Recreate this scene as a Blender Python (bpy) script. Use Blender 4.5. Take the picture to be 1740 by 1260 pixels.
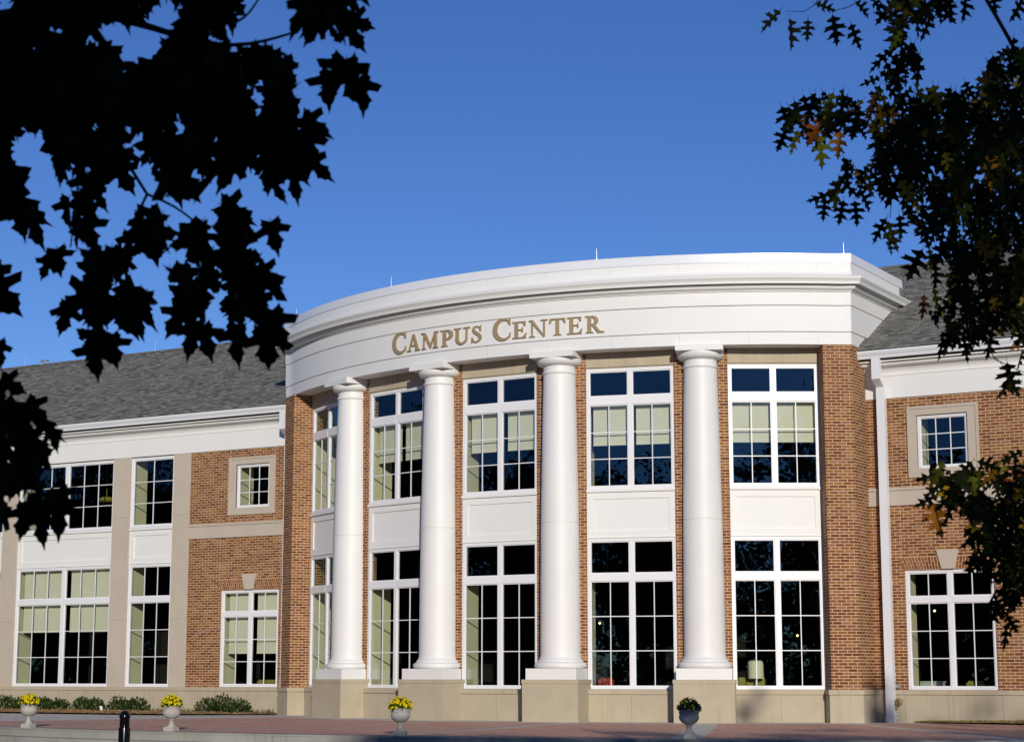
import bpy, bmesh, math, random
from mathutils import Vector, Matrix
R = math.radians
sin, cos, pi = math.sin, math.cos, math.pi
random.seed(7)
scene = bpy.context.scene
for o in list(bpy.data.objects): bpy.data.objects.remove(o)

# ------------------------------------------------------------------ camera
CAM = Vector((22.4211, -39.8962, 1.0232)); YAW, PITCH, FPX = R(30.8485), R(9.2411), 3170.86
cd = bpy.data.cameras.new('camera'); cam = bpy.data.objects.new('camera', cd)
scene.collection.objects.link(cam); scene.camera = cam
cam.location = CAM; cam.rotation_euler = (pi/2 + PITCH, 0, YAW)
cd.sensor_width = 36; cd.lens = 36*FPX/1740; cd.clip_start = .1; cd.clip_end = 5000
cd.dof.use_dof = True; cd.dof.focus_distance = 42; cd.dof.aperture_fstop = 10
scene.render.resolution_x = 1024; scene.render.resolution_y = 741
# ------------------------------------------------------------------ light
SUN_AZ, SUN_EL = R(37), R(15)          # azimuth from the facade normal towards the right, elevation
w = bpy.data.worlds.new('World'); scene.world = w; w.use_nodes = True
nt = w.node_tree; bg = nt.nodes['Background']
sky = nt.nodes.new('ShaderNodeTexSky'); sky.sky_type = 'NISHITA'; sky.sun_disc = False
sky.sun_elevation = SUN_EL; sky.sun_rotation = pi - SUN_AZ
sky.altitude = 2000; sky.air_density = 1.0; sky.dust_density = 0.1; sky.ozone_density = 4.0
hs = nt.nodes.new('ShaderNodeHueSaturation'); hs.inputs['Saturation'].default_value = 1.13; hs.inputs['Hue'].default_value = .516
nt.links.new(sky.outputs[0], hs.inputs['Color']); nt.links.new(hs.outputs[0], bg.inputs[0]); bg.inputs[1].default_value = 0.105
sl = bpy.data.lights.new('sun', 'SUN'); sl.energy = 3.4; sl.angle = R(0.53); sl.color = (1, .93, .82)
so = bpy.data.objects.new('sun', sl); scene.collection.objects.link(so)
SV = Vector((sin(SUN_AZ)*cos(SUN_EL), -cos(SUN_AZ)*cos(SUN_EL), sin(SUN_EL)))
so.rotation_euler = SV.to_track_quat('Z', 'Y').to_euler(); so.location = (40, -60, 30)
vs = scene.view_settings; vs.view_transform = 'Standard'; vs.look = 'None'; vs.exposure = 0; vs.gamma = 1
scene.render.engine = 'CYCLES'

# ------------------------------------------------------------------ materials
def new_mat(name):
    m = bpy.data.materials.new(name); m.use_nodes = True
    return m, m.node_tree, m.node_tree.nodes['Principled BSDF']
def N(nt, t, **k):
    n = nt.nodes.new(t)
    for a, b in k.items():
        if a[0] == '_': n.inputs[int(a[1:])].default_value = b
        else: setattr(n, a, b)
    return n
def ramp(nt, stops, interp='LINEAR'):
    r = nt.nodes.new('ShaderNodeValToRGB'); r.color_ramp.interpolation = interp
    e = r.color_ramp.elements
    while len(e) < len(stops): e.new(.5)
    for i, (p, c) in enumerate(stops): e[i].position = p; e[i].color = (*c, 1)
    return r
def math_n(nt, op, a, b=None, clamp=False):
    n = nt.nodes.new('ShaderNodeMath'); n.operation = op; n.use_clamp = clamp
    for i, v in enumerate((a, b)):
        if v is None: continue
        if isinstance(v, (int, float)): n.inputs[i].default_value = v
        else: nt.links.new(v, n.inputs[i])
    return n.outputs[0]
def mixc(nt, f, a, b, t='MIX'):
    n = nt.nodes.new('ShaderNodeMixRGB'); n.blend_type = t
    for i, v in enumerate((f, a, b)):
        if isinstance(v, (int, float)): n.inputs[i].default_value = v
        elif isinstance(v, tuple): n.inputs[i].default_value = (*v, 1)
        else: nt.links.new(v, n.inputs[i])
    return n.outputs[0]
def tone(name, col, rough=.6, var=.08, scale=1.5, spec=.5, metal=0, bump=0, bscale=40, coord='Object', streak=0, dirt=None):
    """plain surface with a mild blotchy variation; streak = vertical weather streaks"""
    m, nt, p = new_mat(name)
    tc = N(nt, 'ShaderNodeTexCoord')
    no = N(nt, 'ShaderNodeTexNoise', _2=scale, _3=6.0); nt.links.new(tc.outputs[coord], no.inputs[0])
    f = math_n(nt, 'MULTIPLY_ADD', no.outputs[0], var*4); f.node.inputs[2].default_value = 1 - var*2
    c = mixc(nt, 1.0, tuple(col), (1, 1, 1)); c.node.blend_type = 'MULTIPLY'
    comb = N(nt, 'ShaderNodeCombineXYZ')
    for i in range(3): nt.links.new(f, comb.inputs[i])
    nt.links.new(comb.outputs[0], c.node.inputs[2])
    if streak:
        mp = N(nt, 'ShaderNodeMapping'); mp.inputs['Scale'].default_value = (14, 14, .5); nt.links.new(tc.outputs[coord], mp.inputs[0])
        n2 = N(nt, 'ShaderNodeTexNoise', _2=1.0, _3=4.0); nt.links.new(mp.outputs[0], n2.inputs[0])
        n3 = N(nt, 'ShaderNodeTexNoise', _2=.9, _3=2.0); nt.links.new(tc.outputs[coord], n3.inputs[0])
        r = ramp(nt, [(.48, (0, 0, 0)), (.72, (1, 1, 1))]); nt.links.new(n2.outputs[0], r.inputs[0])
        r2 = ramp(nt, [(.45, (0, 0, 0)), (.65, (1, 1, 1))]); nt.links.new(n3.outputs[0], r2.inputs[0])
        k = math_n(nt, 'MULTIPLY', r.outputs[0], r2.outputs[0]); k = math_n(nt, 'MULTIPLY', k, streak)
        c = mixc(nt, k, c, dirt or (.25, .19, .11))
    nt.links.new(c, p.inputs['Base Color'])
    p.inputs['Roughness'].default_value = rough; p.inputs['Metallic'].default_value = metal
    p.inputs['Specular IOR Level'].default_value = spec
    if bump:
        nb = N(nt, 'ShaderNodeTexNoise', _2=bscale, _3=5.0); nt.links.new(tc.outputs[coord], nb.inputs[0])
        b = N(nt, 'ShaderNodeBump'); b.inputs['Strength'].default_value = bump; b.inputs['Distance'].default_value = .01
        nt.links.new(nb.outputs[0], b.inputs['Height']); nt.links.new(b.outputs[0], p.inputs['Normal'])
    return m
def bond(name, bw, bh, mortar, mcol, stops, shift=.5, rough=.85, bump=.6, joint_var=0, big=.12, rowrand=False):
    """masonry / paver / shingle pattern from UVs in metres: every unit gets its own tone"""
    m, nt, p = new_mat(name)
    uv = N(nt, 'ShaderNodeUVMap'); sp = N(nt, 'ShaderNodeSeparateXYZ'); nt.links.new(uv.outputs[0], sp.inputs[0])
    U, V = sp.outputs[0], sp.outputs[1]
    v = math_n(nt, 'DIVIDE', V, bh); row = math_n(nt, 'FLOOR', v)
    if rowrand:
        wr = N(nt, 'ShaderNodeTexWhiteNoise', noise_dimensions='1D'); nt.links.new(row, wr.inputs['W']); off = wr.outputs[0]
    else:
        off = math_n(nt, 'MULTIPLY', math_n(nt, 'FLOORED_MODULO', row, 2.0), shift)
    u = math_n(nt, 'ADD', math_n(nt, 'DIVIDE', U, bw), off); col = math_n(nt, 'FLOOR', u)
    fu = math_n(nt, 'SUBTRACT', u, col); fv = math_n(nt, 'SUBTRACT', v, row)
    du = math_n(nt, 'MULTIPLY', math_n(nt, 'MINIMUM', fu, math_n(nt, 'SUBTRACT', 1.0, fu)), bw)
    dv = math_n(nt, 'MULTIPLY', math_n(nt, 'MINIMUM', fv, math_n(nt, 'SUBTRACT', 1.0, fv)), bh)
    d = math_n(nt, 'MINIMUM', du, dv)
    edge = N(nt, 'ShaderNodeMapRange'); nt.links.new(d, edge.inputs[0])
    edge.inputs[1].default_value = mortar*.5 - .0012; edge.inputs[2].default_value = mortar*.5 + .0012
    cell = N(nt, 'ShaderNodeCombineXYZ'); nt.links.new(col, cell.inputs[0]); nt.links.new(row, cell.inputs[1])
    wn = N(nt, 'ShaderNodeTexWhiteNoise', noise_dimensions='3D'); nt.links.new(cell.outputs[0], wn.inputs[0])
    rp = ramp(nt, stops, 'CONSTANT'); nt.links.new(wn.outputs['Value'], rp.inputs[0])
    tc = N(nt, 'ShaderNodeTexCoord')
    no = N(nt, 'ShaderNodeTexNoise', _2=25.0, _3=4.0); nt.links.new(tc.outputs['Object'], no.inputs[0])
    no2 = N(nt, 'ShaderNodeTexNoise', _2=.8, _3=3.0); nt.links.new(tc.outputs['Object'], no2.inputs[0])
    k = math_n(nt, 'ADD', math_n(nt, 'MULTIPLY', no.outputs[0], .35), math_n(nt, 'MULTIPLY', no2.outputs[0], big*3))
    k = math_n(nt, 'ADD', k, 1 - .175 - big*1.5)
    hs = N(nt, 'ShaderNodeHueSaturation'); nt.links.new(rp.outputs[0], hs.inputs['Color']); nt.links.new(k, hs.inputs['Value'])
    ms = N(nt, 'ShaderNodeHueSaturation'); ms.inputs['Color'].default_value = (*mcol, 1); nt.links.new(k, ms.inputs['Value'])
    c = mixc(nt, edge.outputs[0], ms.outputs[0], hs.outputs[0])
    nt.links.new(c, p.inputs['Base Color']); p.inputs['Roughness'].default_value = rough
    p.inputs['Specular IOR Level'].default_value = .25
    b = N(nt, 'ShaderNodeBump'); b.inputs['Strength'].default_value = bump; b.inputs['Distance'].default_value = .006
    h = math_n(nt, 'ADD', edge.outputs[0], math_n(nt, 'MULTIPLY', no.outputs[0], .4))
    nt.links.new(h, b.inputs['Height']); nt.links.new(b.outputs[0], p.inputs['Normal'])
    return m
M = {}
BR = [(0, (.205, .076, .023)), (.16, (.25, .108, .033)), (.34, (.175, .062, .020)), (.48, (.285, .135, .048)), (.62, (.215, .077, .034)),
      (.74, (.155, .055, .018)), (.84, (.26, .12, .07)), (.93, (.125, .040, .014))]
M['brick'] = bond('red_brick', .2032, .06773, .0130, (.64, .455, .285), BR, big=.10)
M['archbrick'] = None
M['paver'] = bond('paver_brick', .2, .1, .006, (.45, .34, .27), [(0, (.60, .32, .22)), (.3, (.54, .285, .195)), (.55, (.66, .37, .26)), (.8, (.58, .35, .25))], bump=.3)
M['shingle'] = bond('roof_shingle', .19, .095, .010, (.04, .042, .038),
    [(0, (.19, .186, .160)), (.22, (.15, .147, .128)), (.42, (.23, .225, .193)), (.60, (.17, .167, .145)), (.76, (.095, .094, .082)), (.88, (.27, .263, .228))], bump=.6, rough=.95, rowrand=True, big=.03)
M['white'] = tone('white_paint', (.77, .765, .735), rough=.55, var=.02, scale=1.2)
M['column'] = tone('column_paint', (.765, .76, .735), rough=.5, var=.015, scale=2)
M['metal'] = tone('white_metal', (.76, .77, .79), rough=.28, var=.015, spec=.7)
M['frame'] = tone('window_frame_paint', (.77, .77, .78), rough=.4, var=.01)
M['stone'] = tone('cast_stone', (.45, .385, .275), rough=.85, var=.08, scale=2.5, streak=.55, dirt=(.32, .25, .15), bump=.25)
M['pier'] = tone('cast_stone_pale', (.50, .43, .345), rough=.85, var=.05, scale=1.5, streak=.12, bump=.2)
M['joint'] = tone('joint_sealant', (.17, .15, .13), rough=.8)
M['joint_pale'] = tone('joint_pale', (.62, .45, .30), rough=.8)
M['conc'] = tone('concrete_paving', (.55, .525, .46), rough=.9, var=.07, scale=1.8, bump=.3)
M['kerb'] = tone('concrete_step', (.33, .325, .285), rough=.9, var=.18, scale=1.3, bump=.3, streak=.5, dirt=(.14, .135, .11))
M['asphalt'] = tone('asphalt', (.055, .055, .055), rough=.95, var=.1, bump=.5)
M['lawn'] = tone('lawn', (.05, .085, .02), rough=.95, var=.2, scale=.5)
M['cream'] = tone('cream_plaster', (.68, .68, .50), rough=.8, var=.03)
M['blind'] = tone('blind_fabric', (.80, .80, .68), rough=.85, var=.03, scale=3)
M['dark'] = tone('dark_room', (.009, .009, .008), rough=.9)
M['brass'] = tone('tarnished_brass', (.33, .25, .12), rough=.45, metal=.7)
M['gold'] = tone('bronze_lettering', (.38, .275, .145), rough=.42, metal=.15, var=.03)
M['black'] = tone('black_powder_coat', (.004, .004, .005), rough=.16, spec=.35)
M['urn'] = tone('urn_stone', (.40, .385, .345), rough=.85, var=.12, scale=9, bump=.4)
M['soil'] = tone('soil', (.06, .04, .025), rough=1)
M['mulch'] = tone('bark_mulch', (.26, .155, .06), rough=1, var=.25, scale=18)
M['moss'] = tone('mossy_mulch', (.23, .16, .045), rough=1, var=.25, scale=14)
M['bark'] = tone('bark', (.045, .035, .027), rough=1, var=.2, scale=8, bump=.8, bscale=14)
M['olive'] = tone('olive_upholstery', (.27, .27, .06), rough=.8)
M['red'] = tone('red_upholstery', (.38, .03, .02), rough=.7)
M['greybox'] = tone('grey_plastic', (.45, .52, .52), rough=.5)
M['shade'] = tone('lamp_fabric', (.78, .78, .66), rough=.8)
M['steel'] = tone('galvanised_steel', (.40, .42, .44), rough=.4, metal=.5)
M['tag'] = tone('plant_tag', (.75, .77, .78), rough=.5)
def leafmat(name, cols, trans=.25, rough=.5):
    m, nt, p = new_mat(name)
    at = N(nt, 'ShaderNodeAttribute', attribute_name='tint')
    r = ramp(nt, cols); nt.links.new(at.outputs['Fac'], r.inputs[0])
    nt.links.new(r.outputs[0], p.inputs['Base Color']); p.inputs['Roughness'].default_value = rough
    p.inputs['Specular IOR Level'].default_value = .12
    t = N(nt, 'ShaderNodeBsdfTranslucent'); nt.links.new(r.outputs[0], t.inputs[0])
    mx = N(nt, 'ShaderNodeMixShader'); mx.inputs[0].default_value = trans
    nt.links.new(p.outputs[0], mx.inputs[1]); nt.links.new(t.outputs[0], mx.inputs[2])
    nt.links.new(mx.outputs[0], nt.nodes['Material Output'].inputs[0])
    return m
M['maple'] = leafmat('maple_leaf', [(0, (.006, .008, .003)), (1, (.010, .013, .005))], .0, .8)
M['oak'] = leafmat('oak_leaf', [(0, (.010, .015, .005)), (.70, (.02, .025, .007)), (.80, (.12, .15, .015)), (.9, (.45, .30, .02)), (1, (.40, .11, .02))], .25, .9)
M['crown'] = leafmat('crown_leaf', [(0, (.03, .045, .012)), (.6, (.06, .08, .02)), (1, (.14, .10, .02))], .2)
M['shrub'] = leafmat('shrub_leaf', [(0, (.012, .028, .008)), (.75, (.03, .062, .014)), (1, (.11, .13, .03))], .12, .4)
M['mumleaf'] = leafmat('mum_leaf', [(0, (.02, .04, .012)), (1, (.06, .10, .02))], .15)
M['petal'] = leafmat('mum_petal', [(0, (.80, .62, .01)), (.6, (.90, .80, .01)), (1, (.88, .60, .01))], .15, .8)
M['archbrick'] = leafmat('arch_brick', [(0, (.17, .058, .020)), (.5, (.235, .09, .032)), (1, (.29, .135, .055))], .0, .85)
M['mortar'] = tone('mortar', (.60, .43, .27), rough=.9)
M['fartree'] = leafmat('far_leaf', [(0, (.012, .018, .006)), (1, (.03, .035, .01))], .0, .9)
def glass():
    m, nt, p = new_mat('window_glass'); nt.nodes.remove(p)
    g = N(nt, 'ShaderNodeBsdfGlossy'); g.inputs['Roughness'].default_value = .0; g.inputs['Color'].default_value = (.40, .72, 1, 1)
    t = N(nt, 'ShaderNodeBsdfTransparent'); t.inputs['Color'].default_value = (.80, .81, .74, 1)
    ge = N(nt, 'ShaderNodeNewGeometry'); dt = N(nt, 'ShaderNodeVectorMath', operation='DOT_PRODUCT')
    nt.links.new(ge.outputs['Incoming'], dt.inputs[0]); nt.links.new(ge.outputs['Normal'], dt.inputs[1])
    cs = math_n(nt, 'SUBTRACT', 1.0, math_n(nt, 'ABSOLUTE', dt.outputs['Value']))
    fr = math_n(nt, 'ADD', .045, math_n(nt, 'MULTIPLY', math_n(nt, 'POWER', cs, 5.0), .95))
    tc = N(nt, 'ShaderNodeTexCoord'); no = N(nt, 'ShaderNodeTexNoise', _2=2.2, _3=2.0); nt.links.new(tc.outputs['Object'], no.inputs[0])
    b = N(nt, 'ShaderNodeBump'); b.inputs['Strength'].default_value = .12; b.inputs['Distance'].default_value = .02
    nt.links.new(no.outputs[0], b.inputs['Height']); nt.links.new(b.outputs[0], g.inputs['Normal'])
    f = math_n(nt, 'MULTIPLY', fr, 1.6, True)
    mx = N(nt, 'ShaderNodeMixShader'); nt.links.new(f, mx.inputs[0]); nt.links.new(t.outputs[0], mx.inputs[1]); nt.links.new(g.outputs[0], mx.inputs[2])
    nt.links.new(mx.outputs[0], nt.nodes['Material Output'].inputs[0]); return m
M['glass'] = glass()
def emit(name, col, s):
    m, nt, p = new_mat(name); p.inputs['Emission Color'].default_value = (*col, 1); p.inputs['Emission Strength'].default_value = s; return m
M['bulb'] = emit('lit_bulb', (1, .8, .35), 5)

# ------------------------------------------------------------------ helpers
class Fr:                                   # a wall frame: u along the wall, n outwards, z up
    def __init__(s, ox, oy, ang):           # ang = direction of the outward normal, from -Y towards +X
        s.o = Vector((ox, oy, 0)); s.U = Vector((cos(ang), sin(ang), 0)); s.N = Vector((sin(ang), -cos(ang), 0))
    def p(s, u, n, z): return s.o + s.U*u + s.N*n + Vector((0, 0, z))
    def local(s, v): d = v - s.o; return d.dot(s.U), d.dot(s.N)
class MB:
    def __init__(s): s.m = 0; s.mi = []; s.v = []; s.f = []; s.uv = []; s.t = []; s.sm = []
    def face(s, pts, uv=None, tint=0., smooth=False):
        i = len(s.v); s.v += [tuple(p) for p in pts]; s.f.append(tuple(range(i, i+len(pts))))
        s.uv += uv if uv else [(p[0], p[2]) for p in pts]; s.t.append(tint); s.sm.append(smooth); s.mi.append(s.m)
    def box(s, fr, u0, u1, n0, n1, z0, z1, uo=0):
        P = fr.p
        s.face([P(u0,n1,z0),P(u1,n1,z0),P(u1,n1,z1),P(u0,n1,z1)], [(u0+uo,z0),(u1+uo,z0),(u1+uo,z1),(u0+uo,z1)])
        s.face([P(u1,n0,z0),P(u0,n0,z0),P(u0,n0,z1),P(u1,n0,z1)], [(u1+uo,z0),(u0+uo,z0),(u0+uo,z1),(u1+uo,z1)])
        s.face([P(u0,n0,z0),P(u0,n1,z0),P(u0,n1,z1),P(u0,n0,z1)], [(n0,z0),(n1,z0),(n1,z1),(n0,z1)])
        s.face([P(u1,n1,z0),P(u1,n0,z0),P(u1,n0,z1),P(u1,n1,z1)], [(n1,z0),(n0,z0),(n0,z1),(n1,z1)])
        s.face([P(u0,n1,z1),P(u1,n1,z1),P(u1,n0,z1),P(u0,n0,z1)], [(u0,n1),(u1,n1),(u1,n0),(u0,n0)])
        s.face([P(u0,n0,z0),P(u1,n0,z0),P(u1,n1,z0),P(u0,n1,z0)], [(u0,n0),(u1,n0),(u1,n1),(u0,n1)])
    def wall(s, fr, u0, u1, z0, z1, holes=(), n=0, dep=.14, uo=0):
        us = sorted({u0, u1, *[h[i] for h in holes for i in (0, 1) if u0 < h[i] < u1]})
        zs = sorted({z0, z1, *[h[i] for h in holes for i in (2, 3) if z0 < h[i] < z1]})
        for a, b in zip(us, us[1:]):
            for c, d in zip(zs, zs[1:]):
                mu, mz = (a+b)/2, (c+d)/2
                if any(h[0] < mu < h[1] and h[2] < mz < h[3] for h in holes): continue
                s.face([fr.p(a,n,c),fr.p(b,n,c),fr.p(b,n,d),fr.p(a,n,d)], [(a+uo,c),(b+uo,c),(b+uo,d),(a+uo,d)])
        for a, b, c, d in [h[:4] for h in holes]:
            m = n - dep
            s.face([fr.p(a,n,c),fr.p(a,n,d),fr.p(a,m,d),fr.p(a,m,c)], [(0,c),(0,d),(-dep,d),(-dep,c)])
            s.face([fr.p(b,n,d),fr.p(b,n,c),fr.p(b,m,c),fr.p(b,m,d)], [(0,d),(0,c),(dep,c),(dep,d)])
            s.face([fr.p(a,n,d),fr.p(b,n,d),fr.p(b,m,d),fr.p(a,m,d)], [(a,0),(b,0),(b,dep),(a,dep)])
            s.face([fr.p(b,n,c),fr.p(a,n,c),fr.p(a,m,c),fr.p(b,m,c)], [(b,0),(a,0),(a,dep),(b,dep)])
    def prism(s, pts, z0, z1, uo=0, cap=True):     # pts: plan polygon, counter-clockwise seen from above
        L = uo
        for a, b in zip(pts, pts[1:]+pts[:1]):
            d = math.dist(a, b)
            s.face([(a[0],a[1],z0),(b[0],b[1],z0),(b[0],b[1],z1),(a[0],a[1],z1)], [(L,z0),(L+d,z0),(L+d,z1),(L,z1)]); L += d
        if cap:
            s.face([(x,y,z1) for x,y in pts], [(x,y) for x,y in pts]); s.face([(x,y,z0) for x,y in pts][::-1], [(x,y) for x,y in pts][::-1])
    def lathe(s, c, prof, seg=48, a0=0, a1=2*pi):
        for i in range(seg):
            p, q = a0+(a1-a0)*i/seg, a0+(a1-a0)*(i+1)/seg
            for (r0, z0), (r1, z1) in zip(prof, prof[1:]):
                P = [(c[0]+r0*cos(p),c[1]+r0*sin(p),c[2]+z0),(c[0]+r0*cos(q),c[1]+r0*sin(q),c[2]+z0),(c[0]+r1*cos(q),c[1]+r1*sin(q),c[2]+z1),(c[0]+r1*cos(p),c[1]+r1*sin(p),c[2]+z1)]
                if r0 < 1e-6: P = [P[0], P[2], P[3]]
                elif r1 < 1e-6: P = P[:3]
                s.face(P, smooth=True)
    def tube(s, pts, r, seg=6):
        pts = [Vector(p) for p in pts]; rs = r if isinstance(r, (list, tuple)) else [r]*len(pts)
        rings = []
        for i, p in enumerate(pts):
            t = (pts[min(i+1, len(pts)-1)] - pts[max(i-1, 0)]).normalized()
            a = t.cross(Vector((0, 0, 1)));
            if a.length < .05: a = t.cross(Vector((1, 0, 0)))
            a.normalize(); b = t.cross(a)
            rings.append([p + (a*cos(2*pi*k/seg) + b*sin(2*pi*k/seg))*rs[i] for k in range(seg)])
        for A, B in zip(rings, rings[1:]):
            for k in range(seg): s.face([A[k], A[(k+1)%seg], B[(k+1)%seg], B[k]], smooth=True)
        s.face(rings[0]); s.face(rings[-1][::-1])
    def build(s, name, mat, parent=None, merge=False):
        me = bpy.data.meshes.new(name); me.from_pydata(s.v, [], s.f)
        for k in (mat if isinstance(mat, (list, tuple)) else [mat]): me.materials.append(M[k])
        me.polygons.foreach_set('material_index', s.mi)
        uv = me.uv_layers.new(name='UVMap'); flat = [c for p in s.uv for c in p]; uv.data.foreach_set('uv', flat)
        if any(s.t):
            at = me.attributes.new('tint', 'FLOAT', 'FACE'); at.data.foreach_set('value', s.t)
        me.polygons.foreach_set('use_smooth', s.sm)
        if any(s.sm) or merge:
            bm = bmesh.new(); bm.from_mesh(me); bmesh.ops.remove_doubles(bm, verts=bm.verts, dist=1e-5)
            for e in bm.edges:
                if len(e.link_faces) == 2 and e.calc_face_angle(0) > R(50): e.smooth = False
            bm.to_mesh(me); bm.free()
        o = bpy.data.objects.new(name, me); scene.collection.objects.link(o)
        if parent: o.parent = parent; o.matrix_parent_inverse = parent.matrix_basis.inverted()
        return o
def tag(o, label=None, cat=None, group=None, kind=None):
    for k, v in (('label', label), ('category', cat), ('group', group), ('kind', kind)):
        if v: o[k] = v
    return o
def empty(name, loc=(0, 0, 0)):
    o = bpy.data.objects.new(name, None); scene.collection.objects.link(o); o.location = loc; o.empty_display_size = .3
    return o
FW = Vector((-sin(YAW)*cos(PITCH), cos(YAW)*cos(PITCH), sin(PITCH))); RT = Vector((cos(YAW), sin(YAW), 0)); UP = RT.cross(FW)
def ray(px, py): return FW + RT*((px-870)/FPX) + UP*((630-py)/FPX)
def at(px, py, d): return CAM + ray(px, py)*d
def on_z(px, py, z): r = ray(px, py); return CAM + r*((z-CAM.z)/r.z)

# ------------------------------------------------------------------ building constants (metres)
YC, RE, DL = 9.4303, 12.8959, R(15.0345); TE = R(37.793); AW = 12.3782; HW = AW*math.tan(DL/2)
XR, YR = 7.9073, -.8378
BW = Fr(0, 0, 0)
def fac(m, A=AW): t = m*DL; return Fr(A*sin(t), YC - A*cos(t), t)
building = tag(empty('campus_building', (0, 0, 0)), 'red brick campus building with curved white portico lettered CAMPUS CENTER', 'building')
B = building

# ------------------------------------------------------------------ windows
def window(fr, u0, u1, z0, z1, cols, rows, trans=None, top_cols=1, mull=True, blind=None, blind_top=False, fw=.07, mw=.10, label=None, jamb=.62, gap=0, jtop=None):
    """frame, glass, deep plastered jambs; trans = (z0, z1) of the wide transom bar; blind = z of its hem"""
    f = MB(); n0, n1 = -.12, -.035
    f.box(fr, u0, u0+fw, n0, n1, z0, z1); f.box(fr, u1-fw, u1, n0, n1, z0, z1)
    f.box(fr, u0+fw, u1-fw, n0, n1-.001, z1-fw, z1); f.box(fr, u0+fw, u1-fw, n0, n1+.02, z0, z0+fw*.85)
    um = (u0+u1)/2; parts = [(u0+fw, u1-fw)]
    if mull:
        f.box(fr, um-mw/2, um+mw/2, n0, n1-.002, z0+fw*.85, z1-fw); parts = [(u0+fw, um-mw/2), (um+mw/2, u1-fw)]
    if trans:
        for a, b in parts: f.box(fr, a, b, n0, n1+.004, trans[0], trans[1])
    zb0, zb1 = z0+fw*.85, (trans[0] if trans else z1-fw)
    def grid(a, b, c, d, nc, nr):
        sb = .022                              # sash bead
        f.box(fr, a, a+sb, n0+.01, n1-.02, c, d); f.box(fr, b-sb, b, n0+.01, n1-.02, c, d)
        f.box(fr, a+sb, b-sb, n0+.01, n1-.02, d-sb, d); f.box(fr, a+sb, b-sb, n0+.01, n1-.02, c, c+sb)
        a += sb; b -= sb; c += sb; d -= sb; h = .0098
        for i in range(1, nc):
            x = a+(b-a)*i/nc; f.box(fr, x-h, x+h, -.092, -.066, c, d)
        for j in range(1, nr):
            z = c+(d-c)*j/nr
            for i in range(nc):
                x0 = a+(b-a)*i/nc + (h if i else 0); x1 = a+(b-a)*(i+1)/nc - (h if i < nc-1 else 0)
                f.box(fr, x0, x1, -.091, -.065, z-h, z+h)
    for a, b in parts:
        grid(a, b, zb0, zb1, cols, rows)
        if trans: grid(a, b, trans[1], z1-fw, top_cols, 1)
    wo = f.build('window', 'frame', B)
    if label: wo['label'] = label
    g = MB(); g.face([fr.p(u0+.03,-.078,z0+.03), fr.p(u1-.03,-.078,z0+.03), fr.p(u1-.03,-.078,z1-.03), fr.p(u0+.03,-.078,z1-.03)])
    g.build('pane', 'glass', wo)
    j = MB(); a, b, c, d = u0+.01, u1-.01, z0+.01, (jtop or z1)-.01; m0, m1 = -.125, -jamb-.12
    j.box(fr, a-.05, a, m1, m0, c, d); j.box(fr, b, b+.05, m1, m0, c, d); j.box(fr, a-.05, b+.05, m1, m0, c-.05, c); j.box(fr, a-.05, b+.05, m1, m0, d, d+.05)
    j.build('jamb', 'cream', wo)
    if blind:
        nb = -.26
        for (a, b) in parts:
            bl = MB()
            bl.box(fr, a+.04, b-.0, nb-.004, nb, blind, zb1-.0 if not blind_top else z1-fw)
            bl.box(fr, a+.04, b-.0, nb-.012, nb+.010, blind-.03, blind)
            bl.box(fr, a+.03, b+.01, nb-.05, nb+.03, (zb1 if not blind_top else z1-fw)-.05, (zb1 if not blind_top else z1-fw)+.02)
            bl.build('blind', 'blind', wo)
    return wo
def spandrel(fr, u0, u1, z0, z1, sill=True):
    s = MB(); m = .15
    s.box(fr, u0, u1, -.1, -.055, z0, z1)                       # recessed field
    s.box(fr, u0, u0+m, -.055, -.03, z0, z1); s.box(fr, u1-m, u1, -.055, -.03, z0, z1)
    s.box(fr, u0+m, u1-m, -.055, -.03, z0, z0+m+.02); s.box(fr, u0+m, u1-m, -.055, -.03, z1-m-.06, z1)
    s.box(fr, u0, u1, -.10, .015, z1-.055, z1+.012)             # sill under the upper window
    s.box(fr, u0, u1, -.10, -.012, z0-.0, z0+.022)
    return s.build('spandrel_panel', 'white', B)

# ------------------------------------------------------------------ bow (curved portico) walls
PIERS = {}
for m in range(-2, 3):
    fr = fac(m); L, Rr = -HW, HW
    if m == -2: L = -1.06
    if m == 2: Rr = 1.06
    for a, b in ((L, -1.02), (1.02, Rr)):           # each brick strip between two windows is one pier folded at the column
        PIERS.setdefault(m + (0 if a < 0 else 1), MB()).box(fr, a, b, -.3, 0, .70, 8.29, uo=m*3.3)
    # stone base with ledge under the windows
    fb = fac(m, 12.4868); h = 12.4868*math.tan(DL/2)
    a, b = (-h if m > -2 else -1.12), (h if m < 2 else 1.12)
    bb = MB(); bl = MB(); bb.box(fb, a, b, -.35, 0, 0, .585)
    bl.box(fb, a, b, -.35, .022, .60, .705); bb.box(fb, a, b, -.35, -.012, .585, .60)
    bb.m = 1; bb.box(fb, -.003, .003, -.01, .0015, .01, .58)
    bb.build('stone_base', ['stone', 'joint'], B); bl.build('stone_ledge', 'stone', B)
    li = MB(); li.box(fr, -1.02, 1.02, -.3, .003, 7.955, 8.29); li.box(fr, -1.02, 1.02, -.3, -.03, 7.93, 7.955)
    li.box(fr, -.034, -.028, .003, .005, 7.955, 8.05)
    li.build('window_lintel', 'stone', B)
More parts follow.
